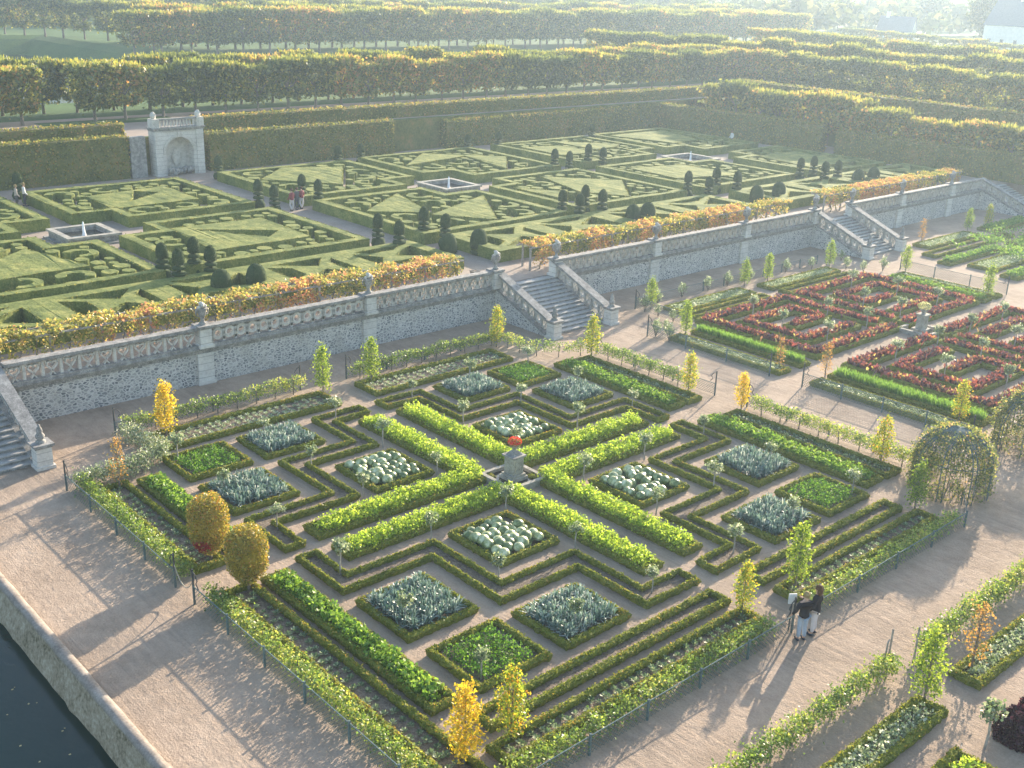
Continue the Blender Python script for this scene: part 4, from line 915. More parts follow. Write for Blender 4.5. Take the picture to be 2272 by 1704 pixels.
def person(loc, rz, label, coat, legs, hair, H=1.72, coat_len=.82, point=False, long_hair=False, step=0.0, group=None, detail=True, shoes='shoes'):
    """facing +X before rotation"""
    r = empty('person', loc, label, 'person', group, rz); s = H/1.72
    def J(*a): return tuple(x*s for x in a[:3])+((a[3]*s,) if not isinstance(a[3], tuple) else (tuple(q*s for q in a[3]),))
    # hand positions
    LH = (.20, .30, .86); RH = (.22, -.30, .84) if not point else (.62, -.20, 1.18)
    LE = (-.02, .30, 1.12); RE = (-.03, -.30, 1.12) if not point else (.30, -.26, 1.16)
    st = step
    jb = [J(0, 0, .94, (.13, .15)), J(0, 0, 1.12, (.11, .13)), J(0, 0, 1.32, (.115, .16)), J(.0, 0, 1.45, (.06, .07)), J(.02, 0, 1.54, .052), J(.03, 0, 1.60, (.09, .075)), J(.02, 0, 1.68, (.085, .07)),
          J(0, .18, 1.39, .055), J(*LE, .042), J(*LH, .03), J(0, -.18, 1.39, .055), J(*RE, .042), J(*RH, .03),
          J(0, .09, .88, .085), J(st, .10, .49, .06), J(-st, .10, .09, .042), J(-st+.15, .12, .04, .04), J(0, -.09, .88, .085), J(-st+.03, -.10, .49, .06), J(st*.5, -.10, .09, .042), J(st*.5+.15, -.12, .04, .04)]
    eb = [(0, 1), (1, 2), (2, 3), (3, 4), (4, 5), (5, 6), (2, 7), (7, 8), (8, 9), (2, 10), (10, 11), (11, 12), (0, 13), (13, 14), (14, 15), (15, 16), (0, 17), (17, 18), (18, 19), (19, 20)]
    if detail:
        for hnd, base, sg in ((9, LH, 1), (12, RH, -1)):
            bx = np.array(base)
            for f in range(4):
                n0 = len(jb); off = (f-1.5)*.02; L = (.07, .085, .08, .06)[f]
                d = np.array([.7, 0, -.7]) if not (point and sg < 0) else np.array([1., .1, 0])
                p1 = bx+d*.05+np.array([0, off, 0]); p2 = p1+d*L*.55+np.array([0, 0, -.012]); 
                jb += [J(*p1, .011), J(*p2, .009), J(*(p2+d*L*.4+np.array([-.01, 0, -.02])), .008)]; eb += [(hnd, n0), (n0, n0+1), (n0+1, n0+2)]
            n0 = len(jb); p1 = bx+np.array([.02, -sg*.03, -.01]); jb += [J(*p1, .012), J(*(p1+np.array([.03, -sg*.02, -.02])), .009)]; eb += [(hnd, n0), (n0, n0+1)]
    skin('body', jb, eb, 'skin', r)
    # coat
    bt = coat_len
    jc = [J(0, 0, 1.15, (.15, .175)), J(0, 0, 1.34, (.145, .19)), J(0, 0, 1.46, (.085, .1)), J(0, .185, 1.385, .083), J(*LE, .066), J(*(np.array(LE)*.12+np.array(LH)*.88), .05),
          J(0, -.185, 1.385, .083), J(*RE, .066), J(*(np.array(RE)*.12+np.array(RH)*.88), .05), J(0, 0, .98, (.16, .185)), J(0, 0, bt, (.17, .2))]
    skin('coat' if coat == 'dark_coat' else 'shirt', jc, [(0, 1), (1, 2), (1, 3), (3, 4), (4, 5), (1, 6), (6, 7), (7, 8), (0, 9), (9, 10)], coat, r)
    jl = [J(0, 0, .96, (.135, .155)), J(0, .09, .86, .1), J(st, .10, .49, .08), J(-st, .10, .12, .068), J(0, -.09, .86, .1), J(-st+.03, -.10, .49, .08), J(st*.5, -.10, .12, .068)]
    skin('trousers', jl, [(0, 1), (1, 2), (2, 3), (0, 4), (4, 5), (5, 6)], legs, r)
    g = MB()
    for x, y in ((-st+.06, .11), (st*.5+.06, -.11)): g.blob((x*s, y*s, .045*s), .1*s, 8, .0, squash=(1.5, .55, .5))
    g.build('shoes', shoes, r, smooth=True)
    g = MB(); g.blob((-.005*s, 0, 1.665*s), .118*s, 10, .03, squash=(1, .88, .95))
    if long_hair: g.blob((-.05*s, 0, 1.54*s), .12*s, 8, .04, squash=(.7, 1, 1.3))
    g.build('hair', hair, r, smooth=True)
    g = MB()     # face: eyes, nose, mouth, ears
    for y in (-.032, .032): g.blob((.112*s, y*s, 1.625*s), .011*s, 5, 0)
    g.build('eyes', 'shoes', r)
    g = MB(); g.blob((.125*s, 0, 1.595*s), .02*s, 6, 0, squash=(.9, .6, 1.2)); g.blob((.112*s, 0, 1.56*s), .02*s, 6, 0, squash=(.4, 1.2, .3))
    for y in (-.083, .083): g.blob((.02*s, y*s, 1.6*s), .024*s, 6, 0, squash=(.7, .4, 1.2))
    g.build('facial_features', 'skin', r, smooth=True)
    return r
person((14.95, -1.15, 0), R_(150), 'person in a dark jacket and light blue jeans leaning over to point at the sign', 'dark_coat', 'denim', 'fair_hair', 1.72, .84, point=True)
person((15.0, -.55, 0), R_(190), 'brown-haired person in a long dark coat and white trousers, standing behind the companion', 'dark_coat', 'pale_trousers', 'brown_hair', 1.76, .72, long_hair=True)
person((-55.2, -.75, T), R_(80), 'person in a beige top beside the box hedge at the far left', 'beige_cloth', 'grey_cloth', 'fair_hair', 1.7, .85, detail=False, step=.08)
person((-55.4, -.1, T), R_(80), 'person in a white shirt walking below the tall hedge at the far left', 'white_cloth', 'grey_cloth', 'fair_hair', 1.75, .9, detail=False, step=.1)
for y, c, wh, l in ((15.7, 'red_cloth', 'leftmost, in a dark red jacket', 'pale_trousers'), (16.3, 'grey_cloth', 'middle one, in grey', 'grey_cloth'), (16.8, 'red_cloth', 'rightmost, in dark red', 'pale_trousers')):
    person((-43.4+rng.uniform(-.3, .3), y, T), R_(200), 'person strolling on the path to the niche, %s of three' % wh, c, l, 'brown_hair', 1.7, .8, detail=False, step=.1, group='three strollers on the path to the niche')
person((-48.3, 77.3, T), R_(250), 'distant person in white at the hazy end of the box garden', 'white_cloth', 'grey_cloth', 'brown_hair', 1.7, .8, detail=False)

# sign on a stake
r = empty('garden_sign', (14.35, -.95, 0), 'white notice on a thin stake beside the two dark-coated visitors', 'sign', rz=R_(-35))
g = MB(); g.tube([(0, 0, 0), (0, 0, 1.0)], .025, 6); g.build('stake', 'post', r)
g = MB(); g.box(-.02, .02, -.13, .13, .98, 1.34); g.build('notice', 'white_paint', r)

# planters on the terrace by the stair heads
for y, l in ((14.15, 'square wooden planter beside the pergola end at the middle stairs'), (50.9, 'dark tapered planter at the head of the far right stairs')):
    r = empty('planter', (-19.4, y, T), l, 'planter')
    g = MB(); g.lathe([(.22, 0), (.26, .05), (.3, .5), (.33, .52), (.33, .58), (.27, .58), (.25, .5)], 4 if y < 20 else 14, sq=0); g.build('tub', 'wood' if y < 20 else 'post', r)
    g = MB(); g.blob((0, 0, .5), .24, 6, .1, squash=(1, 1, .3)); g.build('soil', 'soil', r)
# ================================================================== KITCHEN GARDEN
def bed(P, label, group=None, w=.2, h=.25, name='planting_bed', parent_soil='soil'):
    P = ccw(P); r = empty(name, (0, 0, 0), label, 'garden bed', group)
    g = MB(); band(g, P, w, 0, h); g.build('box_edging', ['box', 'L_box'], r)
    Q = offset_poly(P, w*.6); g = MB(); poly_extrude(g, [Q], -.05, .07); g.build('soil', parent_soil, r); return r
def stuff(mb, name, mat, label, cat): return tag(mb.build(name, mat), label, cat, kind='stuff')
def leaf_row(path, width, h, dens, size, mat, name, label, cat, z0=.1, aspect=.75, lumps=.35):
    """a heaped row of leafy crop along a path of points"""
    g = MB(); P = []; O = []
    for (a, b) in zip(path[:-1], path[1:]):
        a = np.array(a, float); b = np.array(b, float); L = np.linalg.norm(b-a); u = (b-a)/L; nn = np.array([-u[1], u[0]])
        k = int(L/.16)+1        # plant crowns
        for i in range(k):
            for s in (-1, 1):
                c = a+u*(L*(i+rng.uniform(0, 1))/k)+nn*s*width*.24*rng.uniform(.5, 1.3); hh = h*rng.uniform(1-lumps, 1.08)
                m = int(dens*.16*width*.5)+1; q = rng.normal(size=(m, 3)); q /= np.linalg.norm(q, axis=1)[:, None]; q[:, 2] = np.abs(q[:, 2])
                rr = rng.uniform(.6, 1.05, (m, 1)); P.append(np.array([c[0], c[1], z0])+q*rr*np.array([width*.32, width*.32, hh])); O.append(q)
    g.leaves(np.concatenate(P), size, np.concatenate(O), .3, aspect); return stuff(g, name, mat, label, cat)

quads = {'back': (-1, 1), 'right': (1, 1), 'front': (1, -1), 'left': (-1, -1)}
CX0, CY0 = .4, -.5
def QX(q, x): return CX0+quads[q][0]*x
def QY(q, y): return CY0+quads[q][1]*y
side = {'back': 'beyond the fountain', 'right': 'right of the fountain', 'front': 'in front of the fountain', 'left': 'left of the fountain'}
def sr(q, x0, x1, y0, y1): return ccw([(QX(q, x), QY(q, y)) for x, y in ((x0, y0), (x1, y0), (x1, y1), (x0, y1))])

# leek patch prototype blades made per bed
def leeks(P, label):
    g = MB(); Q = offset_poly(P, .34); pts = scatter(Q, 380); B = []; Tt = []
    for x, y in pts:
        a0 = rng.uniform(0, PI); hh = rng.uniform(.36, .52)
        for k in range(7):
            s = 1 if k % 2 else -1; sp = .05+.045*k; a = a0+rng.normal(0, .35)
            B.append((x, y, .08+.02*k)); Tt.append((x+s*sp*math.cos(a)*1.2, y+s*sp*math.sin(a)*1.2, .08+hh*(1.05-.1*k)+rng.normal(0, .03)))
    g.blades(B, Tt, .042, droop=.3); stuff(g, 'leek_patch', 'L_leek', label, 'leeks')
def parsley(P, label):
    g = MB(); Q = offset_poly(P, .36); xs = [p[0] for p in Q]; ys = [p[1] for p in Q]; A = []; O = []
    for x in np.arange(min(xs)+.1, max(xs), .19):
        for y in np.arange(min(ys)+.1, max(ys), .17):
            hh = rng.uniform(.2, .34); m = 26; q = rng.normal(size=(m, 3)); q /= np.linalg.norm(q, axis=1)[:, None]; q[:, 2] = np.abs(q[:, 2])
            A.append(np.array([x+rng.normal(0, .03), y+rng.normal(0, .03), .1])+q*rng.uniform(.55, 1, (m, 1))*np.array([.15, .15, hh*1.15])); O.append(q)
    g.leaves(np.concatenate(A), .075, np.concatenate(O), .25, .8); stuff(g, 'parsley_patch', 'L_parsley', label, 'parsley')

def cabbage_proto():
    r = empty('cabbage', (0, 0, 0), 'x', 'cabbage')
    g = MB(); g.blob((0, 0, .17), .19, 12, .03, squash=(1, 1, .86)); g.build('head', 'melon', r, smooth=True)
    g = MB()
    for k in range(12):
        a = k*.55+rng.uniform(0, .3); e = rng.uniform(.2, .29)
        V = [(.06*math.cos(a), .06*math.sin(a), .03), (e*math.cos(a-.35), e*math.sin(a-.35), .1), (e*1.15*math.cos(a), e*1.15*math.sin(a), .16), (e*math.cos(a+.35), e*math.sin(a+.35), .1)]
        g.add(V, [(0, 1, 2, 3)], rng.uniform(.1, .7))
    g.build('outer_leaves', 'L_cabbage', r); return Proto(r)
cab = [cabbage_proto() for _ in range(3)]
def rosette(n, rad, h, mat):
    g = MB(); V = []; F = []
    for k in range(n):
        a = k*2.4; e = rad*(1-.5*k/n); zz = h*(.35+.65*k/n)
        B = len(V); V += [(.02*math.cos(a), .02*math.sin(a), .03), (e*.7*math.cos(a-.45), e*.7*math.sin(a-.45), zz*.8), (e*math.cos(a), e*math.sin(a), zz), (e*.7*math.cos(a+.45), e*.7*math.sin(a+.45), zz*.8)]
        F.append((B, B+1, B+2, B+3))
    t = np.repeat(rng.uniform(0, 1, n), 4); g.add(V, F, t); o = g.build('seedling_cabbage', mat); tag(o, 'x', 'cabbage'); return Proto(o)
small = [rosette(11, .17, .17, 'L_cabbage') for _ in range(3)]
smallw = [rosette(11, .19, .16, 'L_white') for _ in range(2)]
def rows(x0, x1, y0, y1, nx, ny, label, group, protos, jit=.04, miss=.06, sc=1.0):
    for i in range(nx):
        for j in range(ny):
            if rng.uniform() < miss: continue
            x = x0+(x1-x0)*(i+.5)/nx+rng.normal(0, jit); y = y0+(y1-y0)*(j+.5)/ny+rng.normal(0, jit)
            protos[rng.integers(0, len(protos))].place((x, y, .06), rng.uniform(0, 6), sc*rng.uniform(.75, 1.15), label, group)

for q in quads:
    s = side[q]; dx, dy = quads[q]
    # cabbages
    P = sr(q, 2.25, 5.2, 2.25, 5.15); bed(P, 'box-edged square bed of big round cabbages '+s, 'cabbage beds round the fountain')
    k = 0
    for i in range(6):
        for j in range(6):
            if rng.uniform() < .06: continue
            x = 2.25+.48+(2.95-.96)*(i+.5*(j % 2)*.7)/5.3; y = 2.25+.5+(2.9-1.0)*j/5
            cab[rng.integers(0, 3)].place((QX(q, x)+rng.normal(0, .05), QY(q, y)+rng.normal(0, .05), .06), rng.uniform(0, 6), rng.uniform(.9, 1.35), 'big pale round cabbage in the box-edged bed '+s, 'cabbages in the bed '+s)
    # leeks and parsley
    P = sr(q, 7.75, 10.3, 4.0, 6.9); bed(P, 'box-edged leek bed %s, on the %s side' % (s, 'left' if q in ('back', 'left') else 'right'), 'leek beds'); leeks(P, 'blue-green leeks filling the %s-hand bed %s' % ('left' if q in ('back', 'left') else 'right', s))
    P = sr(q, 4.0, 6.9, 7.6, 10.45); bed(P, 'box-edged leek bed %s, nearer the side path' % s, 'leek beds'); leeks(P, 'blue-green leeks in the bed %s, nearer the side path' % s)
    P = sr(q, 7.7, 10.3, 7.55, 10.4)
    bed(P, 'box-edged bed of dark green parsley at the outer corner, '+s, 'parsley beds'); parsley(P, 'dense parsley in the outer corner bed '+s)
    # empty zigzag bed
    zz = [(.35, 10.45), (3.3, 10.45), (3.3, 6.7), (7.05, 6.75), (7.05, 3.15), (10.25, 3.15), (10.3, .45), (9.35, .5), (9.3, 2.35), (6.05, 2.35), (6.05, 5.85), (2.35, 5.85), (2.35, 9.6), (.35, 9.6)]
    bed([(QX(q, x), QY(q, y)) for x, y in zz], 'empty zigzag bed of bare soil wrapping round the cabbage bed '+s, 'zigzag beds of bare soil', w=.16, h=.25)
    # bright chevrons
    ch = [(.35, .55), (8.75, .55), (8.75, 1.6), (1.5, 1.6), (1.5, 9.0), (.4, 9.0)]
    if q in ('front', 'back'): bed([(QX(q, x), QY(q, y)) for x, y in ch], 'L-shaped box-edged bed of bright lettuce '+s, 'L-shaped lettuce beds', w=.2)
    else: bed([(QX(q, x), QY(q, y)) for x, y in ch], 'L-shaped box-edged bed of bright lettuce '+s, 'L-shaped lettuce beds', w=.2)
    leaf_row([(QX(q, x), QY(q, y)) for x, y in ((8.4, 1.08), (.95, 1.08), (.95, 8.6))], 1.0, .56, 1300, .09, 'L_lettuce', 'lettuce_row', 'L-shaped row of bright yellow-green lettuce '+s, 'lettuce')

# fountain
r = empty('fountain', (.55, -.5, 0), 'square stone basin round a tall pedestal in the middle of the front kitchen garden square', 'fountain')
g = MB(); poly_extrude(g, [rect(-1.02, 1.02, -1.02, 1.02), rect(-.84, .84, -.84, .84)[::-1]], -.02, .3); g.build('basin_rim', 'aged_stone', r)
g = MB(); g.add([(-.84, -.84, .16), (.84, -.84, .16), (.84, .84, .16), (-.84, .84, .16)], [(0, 1, 2, 3)]); g.build('water', 'pool', r)
g = MB(); g.box(-.42, .42, -.42, .42, .0, .3); g.box(-.36, .36, -.36, .36, .3, .4); g.box(-.28, .28, -.28, .28, .4, 1.15)
for s in (-1, 1): curve_strip(g, [(-.2, .45), (0, .7), (.2, .45)], .04, .04, (s*.29, 0, 0), (0, 1, 0)); g.box(s*.285-.01, s*.285+.01, -.18, .18, .72, 1.05)
g.build('pedestal', 'aged_stone', r)
g = MB(); g.box(-.36, .36, -.36, .36, 1.15, 1.22); g.lathe([(.34, 1.22), (.22, 1.34), (.14, 1.4)], 4, sq=0); g.build('cap', 'weathered_stone', r)
r2 = empty('flower_urn', (.55, -.5, 1.4), 'stone urn full of red geraniums on top of the fountain pedestal', 'urn'); r2.scale = (.82, .82, .9)
g = MB(); g.lathe([(.14, 0), (.1, .06), (.12, .12), (.24, .2), (.3, .32), (.33, .36), (.3, .36)], 16); g.build('urn', 'aged_stone', r2, smooth=True)
g = MB(); u = rng.normal(size=(420, 3)); u /= np.linalg.norm(u, axis=1)[:, None]; g.leaves(np.array([0, 0, .42])+u*np.array([.34, .34, .2]), .07, aspect=.9); g.build('flowers', 'L_geranium', r2)
g = MB(); g.leaves(np.array([0, 0, .36])+u[:160]*np.array([.32, .32, .16]), .08); g.build('leaves', 'L_green', r2)

# long beds round the edge of the first square: (rect, kind)
def longbed(x0, x1, y0, y1, lab, crop=None, cl=None, w=.22):
    P = rect(x0, x1, y0, y1); bed(P, lab, 'long box-edged beds', w=w)
    ax = (x1-x0) > (y1-y0); m = ((x0+x1)/2, (y0+y1)/2); d = .45
    path = [(x0+d, m[1]), (x1-d, m[1])] if ax else [(m[0], y0+d), (m[0], y1-d)]
    wd = (min(x1-x0, y1-y0))
    if crop == 'green': leaf_row(path, wd*.8, .5, 700, .12, 'L_green', 'lettuce_row', cl, 'lettuce')
    elif crop == 'iris': 
        g = MB(); n = int(max(x1-x0, y1-y0)*330); B = np.c_[rng.uniform(x0+.25, x1-.25, n), rng.uniform(y0+.25, y1-.25, n), np.full(n, .06)]; Tp = B+np.c_[rng.normal(0, .1, (n, 2)), rng.uniform(.35, .6, n)]
        g.blades(B, Tp, .035, droop=.05); stuff(g, 'iris_row', 'L_iris', cl, 'iris')
    elif crop == 'white': leaf_row(path, wd*.8, .22, 520, .1, 'L_white', 'strawberry_row', cl, 'strawberries')
longbed(-12.6, -10.7, .6, 9.6, 'long bed of pale young cabbages below the retaining wall, near the middle stairs')
longbed(-12.6, -10.7, -10.2, -1.4, 'long bed of pale young cabbages below the retaining wall, left part')
rows(-12.3, -11.0, .85, 9.35, 4, 23, 'pale young cabbage in the long wall-side bed near the middle stairs', 'young cabbages in the wall-side bed near the stairs', smallw)
rows(-12.3, -11.0, -9.95, -1.65, 4, 22, 'pale young cabbage in the left long bed below the retaining wall', 'young cabbages in the left wall-side bed', smallw)
longbed(-8.7, -.6, 10.7, 11.9, 'long bed with a leafy green row, along the back right edge of the front square', 'green', 'bushy green row along the back right edge of the front square')
longbed(1.2, 10.2, 10.6, 11.85, 'long bed with a leafy green row, right edge of the front square', 'green', 'bushy green row along the right edge, left of the lattice dome')
longbed(-8.5, -.6, 12.1, 13.2, 'narrow dark bed next to the espaliers, back right edge of the front square')
longbed(1.5, 10.25, 12.1, 13.25, 'narrow dark bed next to the espaliers, left of the lattice dome')
longbed(-8.5, -.55, -12.6, -11.6, 'long bed with a leafy green row behind the two copper round trees', 'green', 'bushy green row behind the left copper round tree')
longbed(1.25, 10.6, -12.6, -11.6, 'long bed with a leafy green row in the front left corner', 'green', 'bushy green row in front, running to the golden tree')
longbed(-8.7, -.55, -14.05, -12.9, 'long bed of dark young cabbages ending at the left copper round tree')
longbed(1.25, 13.6, -14.05, -12.9, 'longest bed of dark young cabbages, from the right copper tree to the golden tree')
longbed(11.3, 12.2, -11.8, -1.2, 'long narrow bed of bare soil behind the row of young cabbages, front')
longbed(12.65, 13.6, -12.4, -1.25, 'long bed of young cabbages behind the front lattice fence')
longbed(11.3, 12.2, .6, 9.9, 'short bed of bare soil between the visitors and the lattice dome')
longbed(12.62, 13.58, .6, 10.2, 'bed of young cabbages between the visitors and the lattice dome')
rows(-8.4, -.8, -13.75, -13.2, 19, 2, 'dark young cabbage in the bed ending at the left copper round tree', 'young cabbages by the left copper tree', small)
rows(1.6, 13.2, -13.75, -13.2, 29, 2, 'dark young cabbage in the longest front left bed', 'young cabbages in the longest bed', small)
rows(12.95, 13.3, -12.1, -1.5, 2, 26, 'young cabbage in the bed just behind the front lattice fence', 'young cabbages behind the front fence', small)
rows(12.95, 13.3, .9, 9.9, 2, 19, 'young cabbage in the bed between the visitors and the lattice dome', 'young cabbages near the lattice dome', small)
g = MB()
for (x0, x1, y0, y1, n) in ((-8.2, -.9, 12.4, 12.95, 900), (1.8, 9.9, 12.4, 13.0, 1000)):
    g.leaves(np.c_[rng.uniform(x0, x1, n), rng.uniform(y0, y1, n), rng.uniform(.08, .2, n)], .12)
stuff(g, 'low_seedlings', 'L_cabbage', 'low dark seedlings in the narrow beds next to the espaliers', 'seedlings')

# ---------------------------------------------------------- little trees
def pear_proto(mat, h=1.7, rad=.42, n=1500, lf=.085, sparse=False):
    r = empty('pear_tree', (0, 0, 0), 'x', 'tree')
    g = MB(); g.tube([(0, 0, 0), (.01, .01, .4), (0, 0, 1.1), (.01, 0, .45+h*.85)], [.04, .032, .025, .008], 6)
    for k in range(12):
        a = k*2.4; z = .42+.09*k; e = rad*(.8-.035*k); g.tube([(0, 0, z), (e*.6*math.cos(a), e*.6*math.sin(a), z+.16), (e*math.cos(a), e*math.sin(a), z+.4)], [.014, .009, .004], 4)
    g.build('trunk', 'bark', r)
    g = MB(); P = []; K = 46 if not sparse else 28
    for k in range(K):
        t = (k+.5)/K; z = .42+h*t; rr = rad*(math.sin(PI*min(1, (t*.86+.14)))**.65)*(1.05-.35*t); a = k*2.4+rng.normal(0, .3); q = rr*rng.uniform(.45, .95)
        P.append(np.array([q*math.cos(a), q*math.sin(a), z])+rng.normal(size=(n//K, 3))*(.1, .1, .13))
    g.leaves(np.concatenate(P), lf, aspect=.7); g.build('crown', mat, r); return Proto(r)
pg = [pear_proto('L_peargreen', n=1500) for _ in range(2)]; pm = [pear_proto('L_pearmix') for _ in range(2)]; py = pear_proto('L_pearyellow', rad=.46, n=1700); po = pear_proto('L_pearorange', rad=.34, n=420, sparse=True)
gp = 'columnar fruit trees at the bed corners'
PE = [(12.75, -13.2, py, 1.12, 'golden-orange columnar tree at the very bottom, left of its yellow-green neighbour'), (12.8, -11.6, pm[0], 1.05, 'yellow-green columnar tree at the bottom, right of the golden one'),
      (12.9, -1.5, pm[1], .9, 'small columnar tree with orange-red leaf tips, left of the two visitors'), (13.0, 1.4, pg[0], 1.12, 'tall green columnar tree right behind the visitors'),
      (12.5, 10.3, pg[1], .95, 'green columnar tree standing against the lattice dome'), (9.2, 13.3, pm[0], 1.0, 'yellowish slender tree in the espalier row left of the lattice dome'),
      (1.4, 13.7, py, .85, 'small golden tree at the gap in the espaliers, right of the middle path'), (-1.6, 13.3, pm[1], .98, 'yellow-green conical tree left of the gap by the gravel walk'),
      (-8.4, 13.3, pm[1], 1.1, 'yellow-green columnar tree below the foot of the middle stairs'), (-13.0, 10.4, pm[0], 1.05, 'columnar tree with orange top below the stair wall'),
      (-12.4, 1.5, pg[0], 1.08, 'green columnar tree at the end of the right wall-side cabbage bed'), (-12.5, -1.3, pg[1], 1.12, 'green columnar tree at the end of the left wall-side cabbage bed'),
      (-12.3, -9.5, py, 1.12, 'bright yellow columnar tree at the left corner, before the rubble wall'), (-8.45, -13.3, po, 1.0, 'sparse rusty columnar tree near the left stairs'),
      (-8.0, 20.8, pg[0], .95, 'green columnar tree at the near left corner of the red chard square'), (-13.0, 23.4, pg[1], .9, 'green columnar tree at the wall-side left corner of the red chard square'),
      (-12.9, 33.0, pg[1], .85, 'small green tree below the wall, left of a close pair'), (-12.7, 35.4, pg[0], .9, 'small green tree below the wall, right of a close pair'), (-12.5, 42.8, pg[1], .9, 'green columnar tree at the foot of the far right stairs'),
      (-8.3, 46.3, pg[0], .9, 'green columnar tree at the far corner of the red chard square'), (-1.3, 44.8, pg[1], 1.0, 'green tree on the far side of the red chard square'),
      (8.9, 20.9, pm[0], .95, 'yellow-green columnar tree at the near end of the right iris row'), (-1.06, 20.3, po, .85, 'nearly bare rusty sapling at the end of the left iris row'), (1.25, 21.2, po, .9, 'nearly bare rusty sapling at the start of the right iris row'),
      (-12.9, 57.0, po, .9, 'hazy rusty sapling below the wall beyond the far right stairs'), (-12.7, 64.5, pg[0], .9, 'hazy green tree beyond the far right stairs, left of two'), (-12.6, 68.0, pm[0], .9, 'hazy yellowish tree beyond the far right stairs, right of two'),
      (19.2, -1.2, pg[1], 1.12, 'green columnar tree at the end of the box bed, bottom right'), (19.3, 1.5, po, 1.1, 'sparse orange tree in the strawberry bed by the right edge')]
for x, y, pr, s, l in PE: pr.place((x, y, .02), rng.uniform(0, 6), s*1.02, l, gp)

# copper round trees
def copper(x, y, h, rad, label, red):
    r = empty('copper_beech', (x, y, 0), label, 'tree', 'clipped copper round trees')
    g = MB(); g.tube([(0, 0, 0), (.02, 0, .5), (0, 0, 1.0)], [.07, .05, .05], 7); g.build('trunk', 'bark', r)
    n = 7500; u = rng.normal(size=(n, 3)); u /= np.linalg.norm(u, axis=1)[:, None]; c = (0, 0, (h+.45)/2); hz = (h-.45)/2
    g = MB(); sc = np.stack([rad*(1-.12*(u[:, 2] < 0)*-u[:, 2]), rad*(1-.12*(u[:, 2] < 0)*-u[:, 2]), np.full(n, hz)], 1)*(1+.06*np.sin(u[:, :1]*7+1)*np.cos(u[:, 2:]*6))
    g.leaves(np.array(c)+np.sign(u)*np.abs(u)**.85*sc*rng.uniform(.8, 1.08, (n, 1)), .07, u, .2, .75)
    g.blob(c, 1, 8, .03, squash=(rad*.8, rad*.8, hz*.85)); g.build('crown', 'L_copper', r)
    if red:
        g = MB(); n = 320; a = rng.normal(-.9, .24, n); g.leaves(np.c_[rad*.97*np.cos(a), rad*.97*np.sin(a), rng.normal(.95, .08, n)], .09); g.build('red_spray', 'L_red', r)
copper(-1.05, -13.25, 2.6, .66, 'left clipped round tree of copper-yellow leaves with a red patch low down', True)
copper(1.5, -13.2, 2.45, .66, 'right clipped round tree of copper-yellow leaves, beside the path opening', False)

# standard roses
def rose_proto(mat, h=.8, rr=.24, n=380):
    r = empty('standard_rose', (0, 0, 0), 'x', 'rose')
    g = MB(); g.tube([(0, 0, 0), (.02, .01, h*.5), (0, 0, h)], [.035, .028, .03], 6)
    for k in range(5): a = k*1.26; g.tube([(0, 0, h-.02), (rr*.6*math.cos(a), rr*.6*math.sin(a), h+.18)], [.016, .007], 4)
    g.build('trunk', 'wood', r)
    g = MB(); P = []
    for k in range(13):
        u = rng.normal(size=3); u /= np.linalg.norm(u); P.append(np.array([0, 0, h+.2])+u*rr*rng.uniform(.5, 1)*(1, 1, .8)+rng.normal(size=(n//13, 3))*.07)
    g.leaves(np.concatenate(P), .085, aspect=.8); g.build('crown', mat, r); return Proto(r)
rs = [rose_proto('L_rose') for _ in range(3)]
nm = {(0, 0): 'nearest the fountain', (0, 1): 'between the lettuce and the outer walk', (1, 0): 'where the lettuce row runs out', (1, 1): 'in the bend of the zigzag bed', (0, 2): 'at one end of the zigzag bed',
      (2, 0): 'at the other end of the zigzag bed', (1, 2): 'at a corner of the side leek bed', (2, 1): 'at a corner of the outer leek bed', (2, 2): 'at the inner corner of the parsley bed'}
off = [(2.15, 2.2), (5.9, 5.9), (9.7, 9.8)]
for q in quads:
    for i in range(3):
        for j in range(3):
            x = off[i][0]; y = off[j][1]
            if i == 2 and j == 2: x, y = 9.8, 9.95
            rs[rng.integers(0, 3)].place((QX(q, x)+rng.normal(0, .05), QY(q, y)+rng.normal(0, .05), .03), rng.uniform(0, 6), rng.uniform(.85, 1.12), 'standard rose %s, %s' % (side[q], nm[(i, j)]), 'standard roses of the front square')

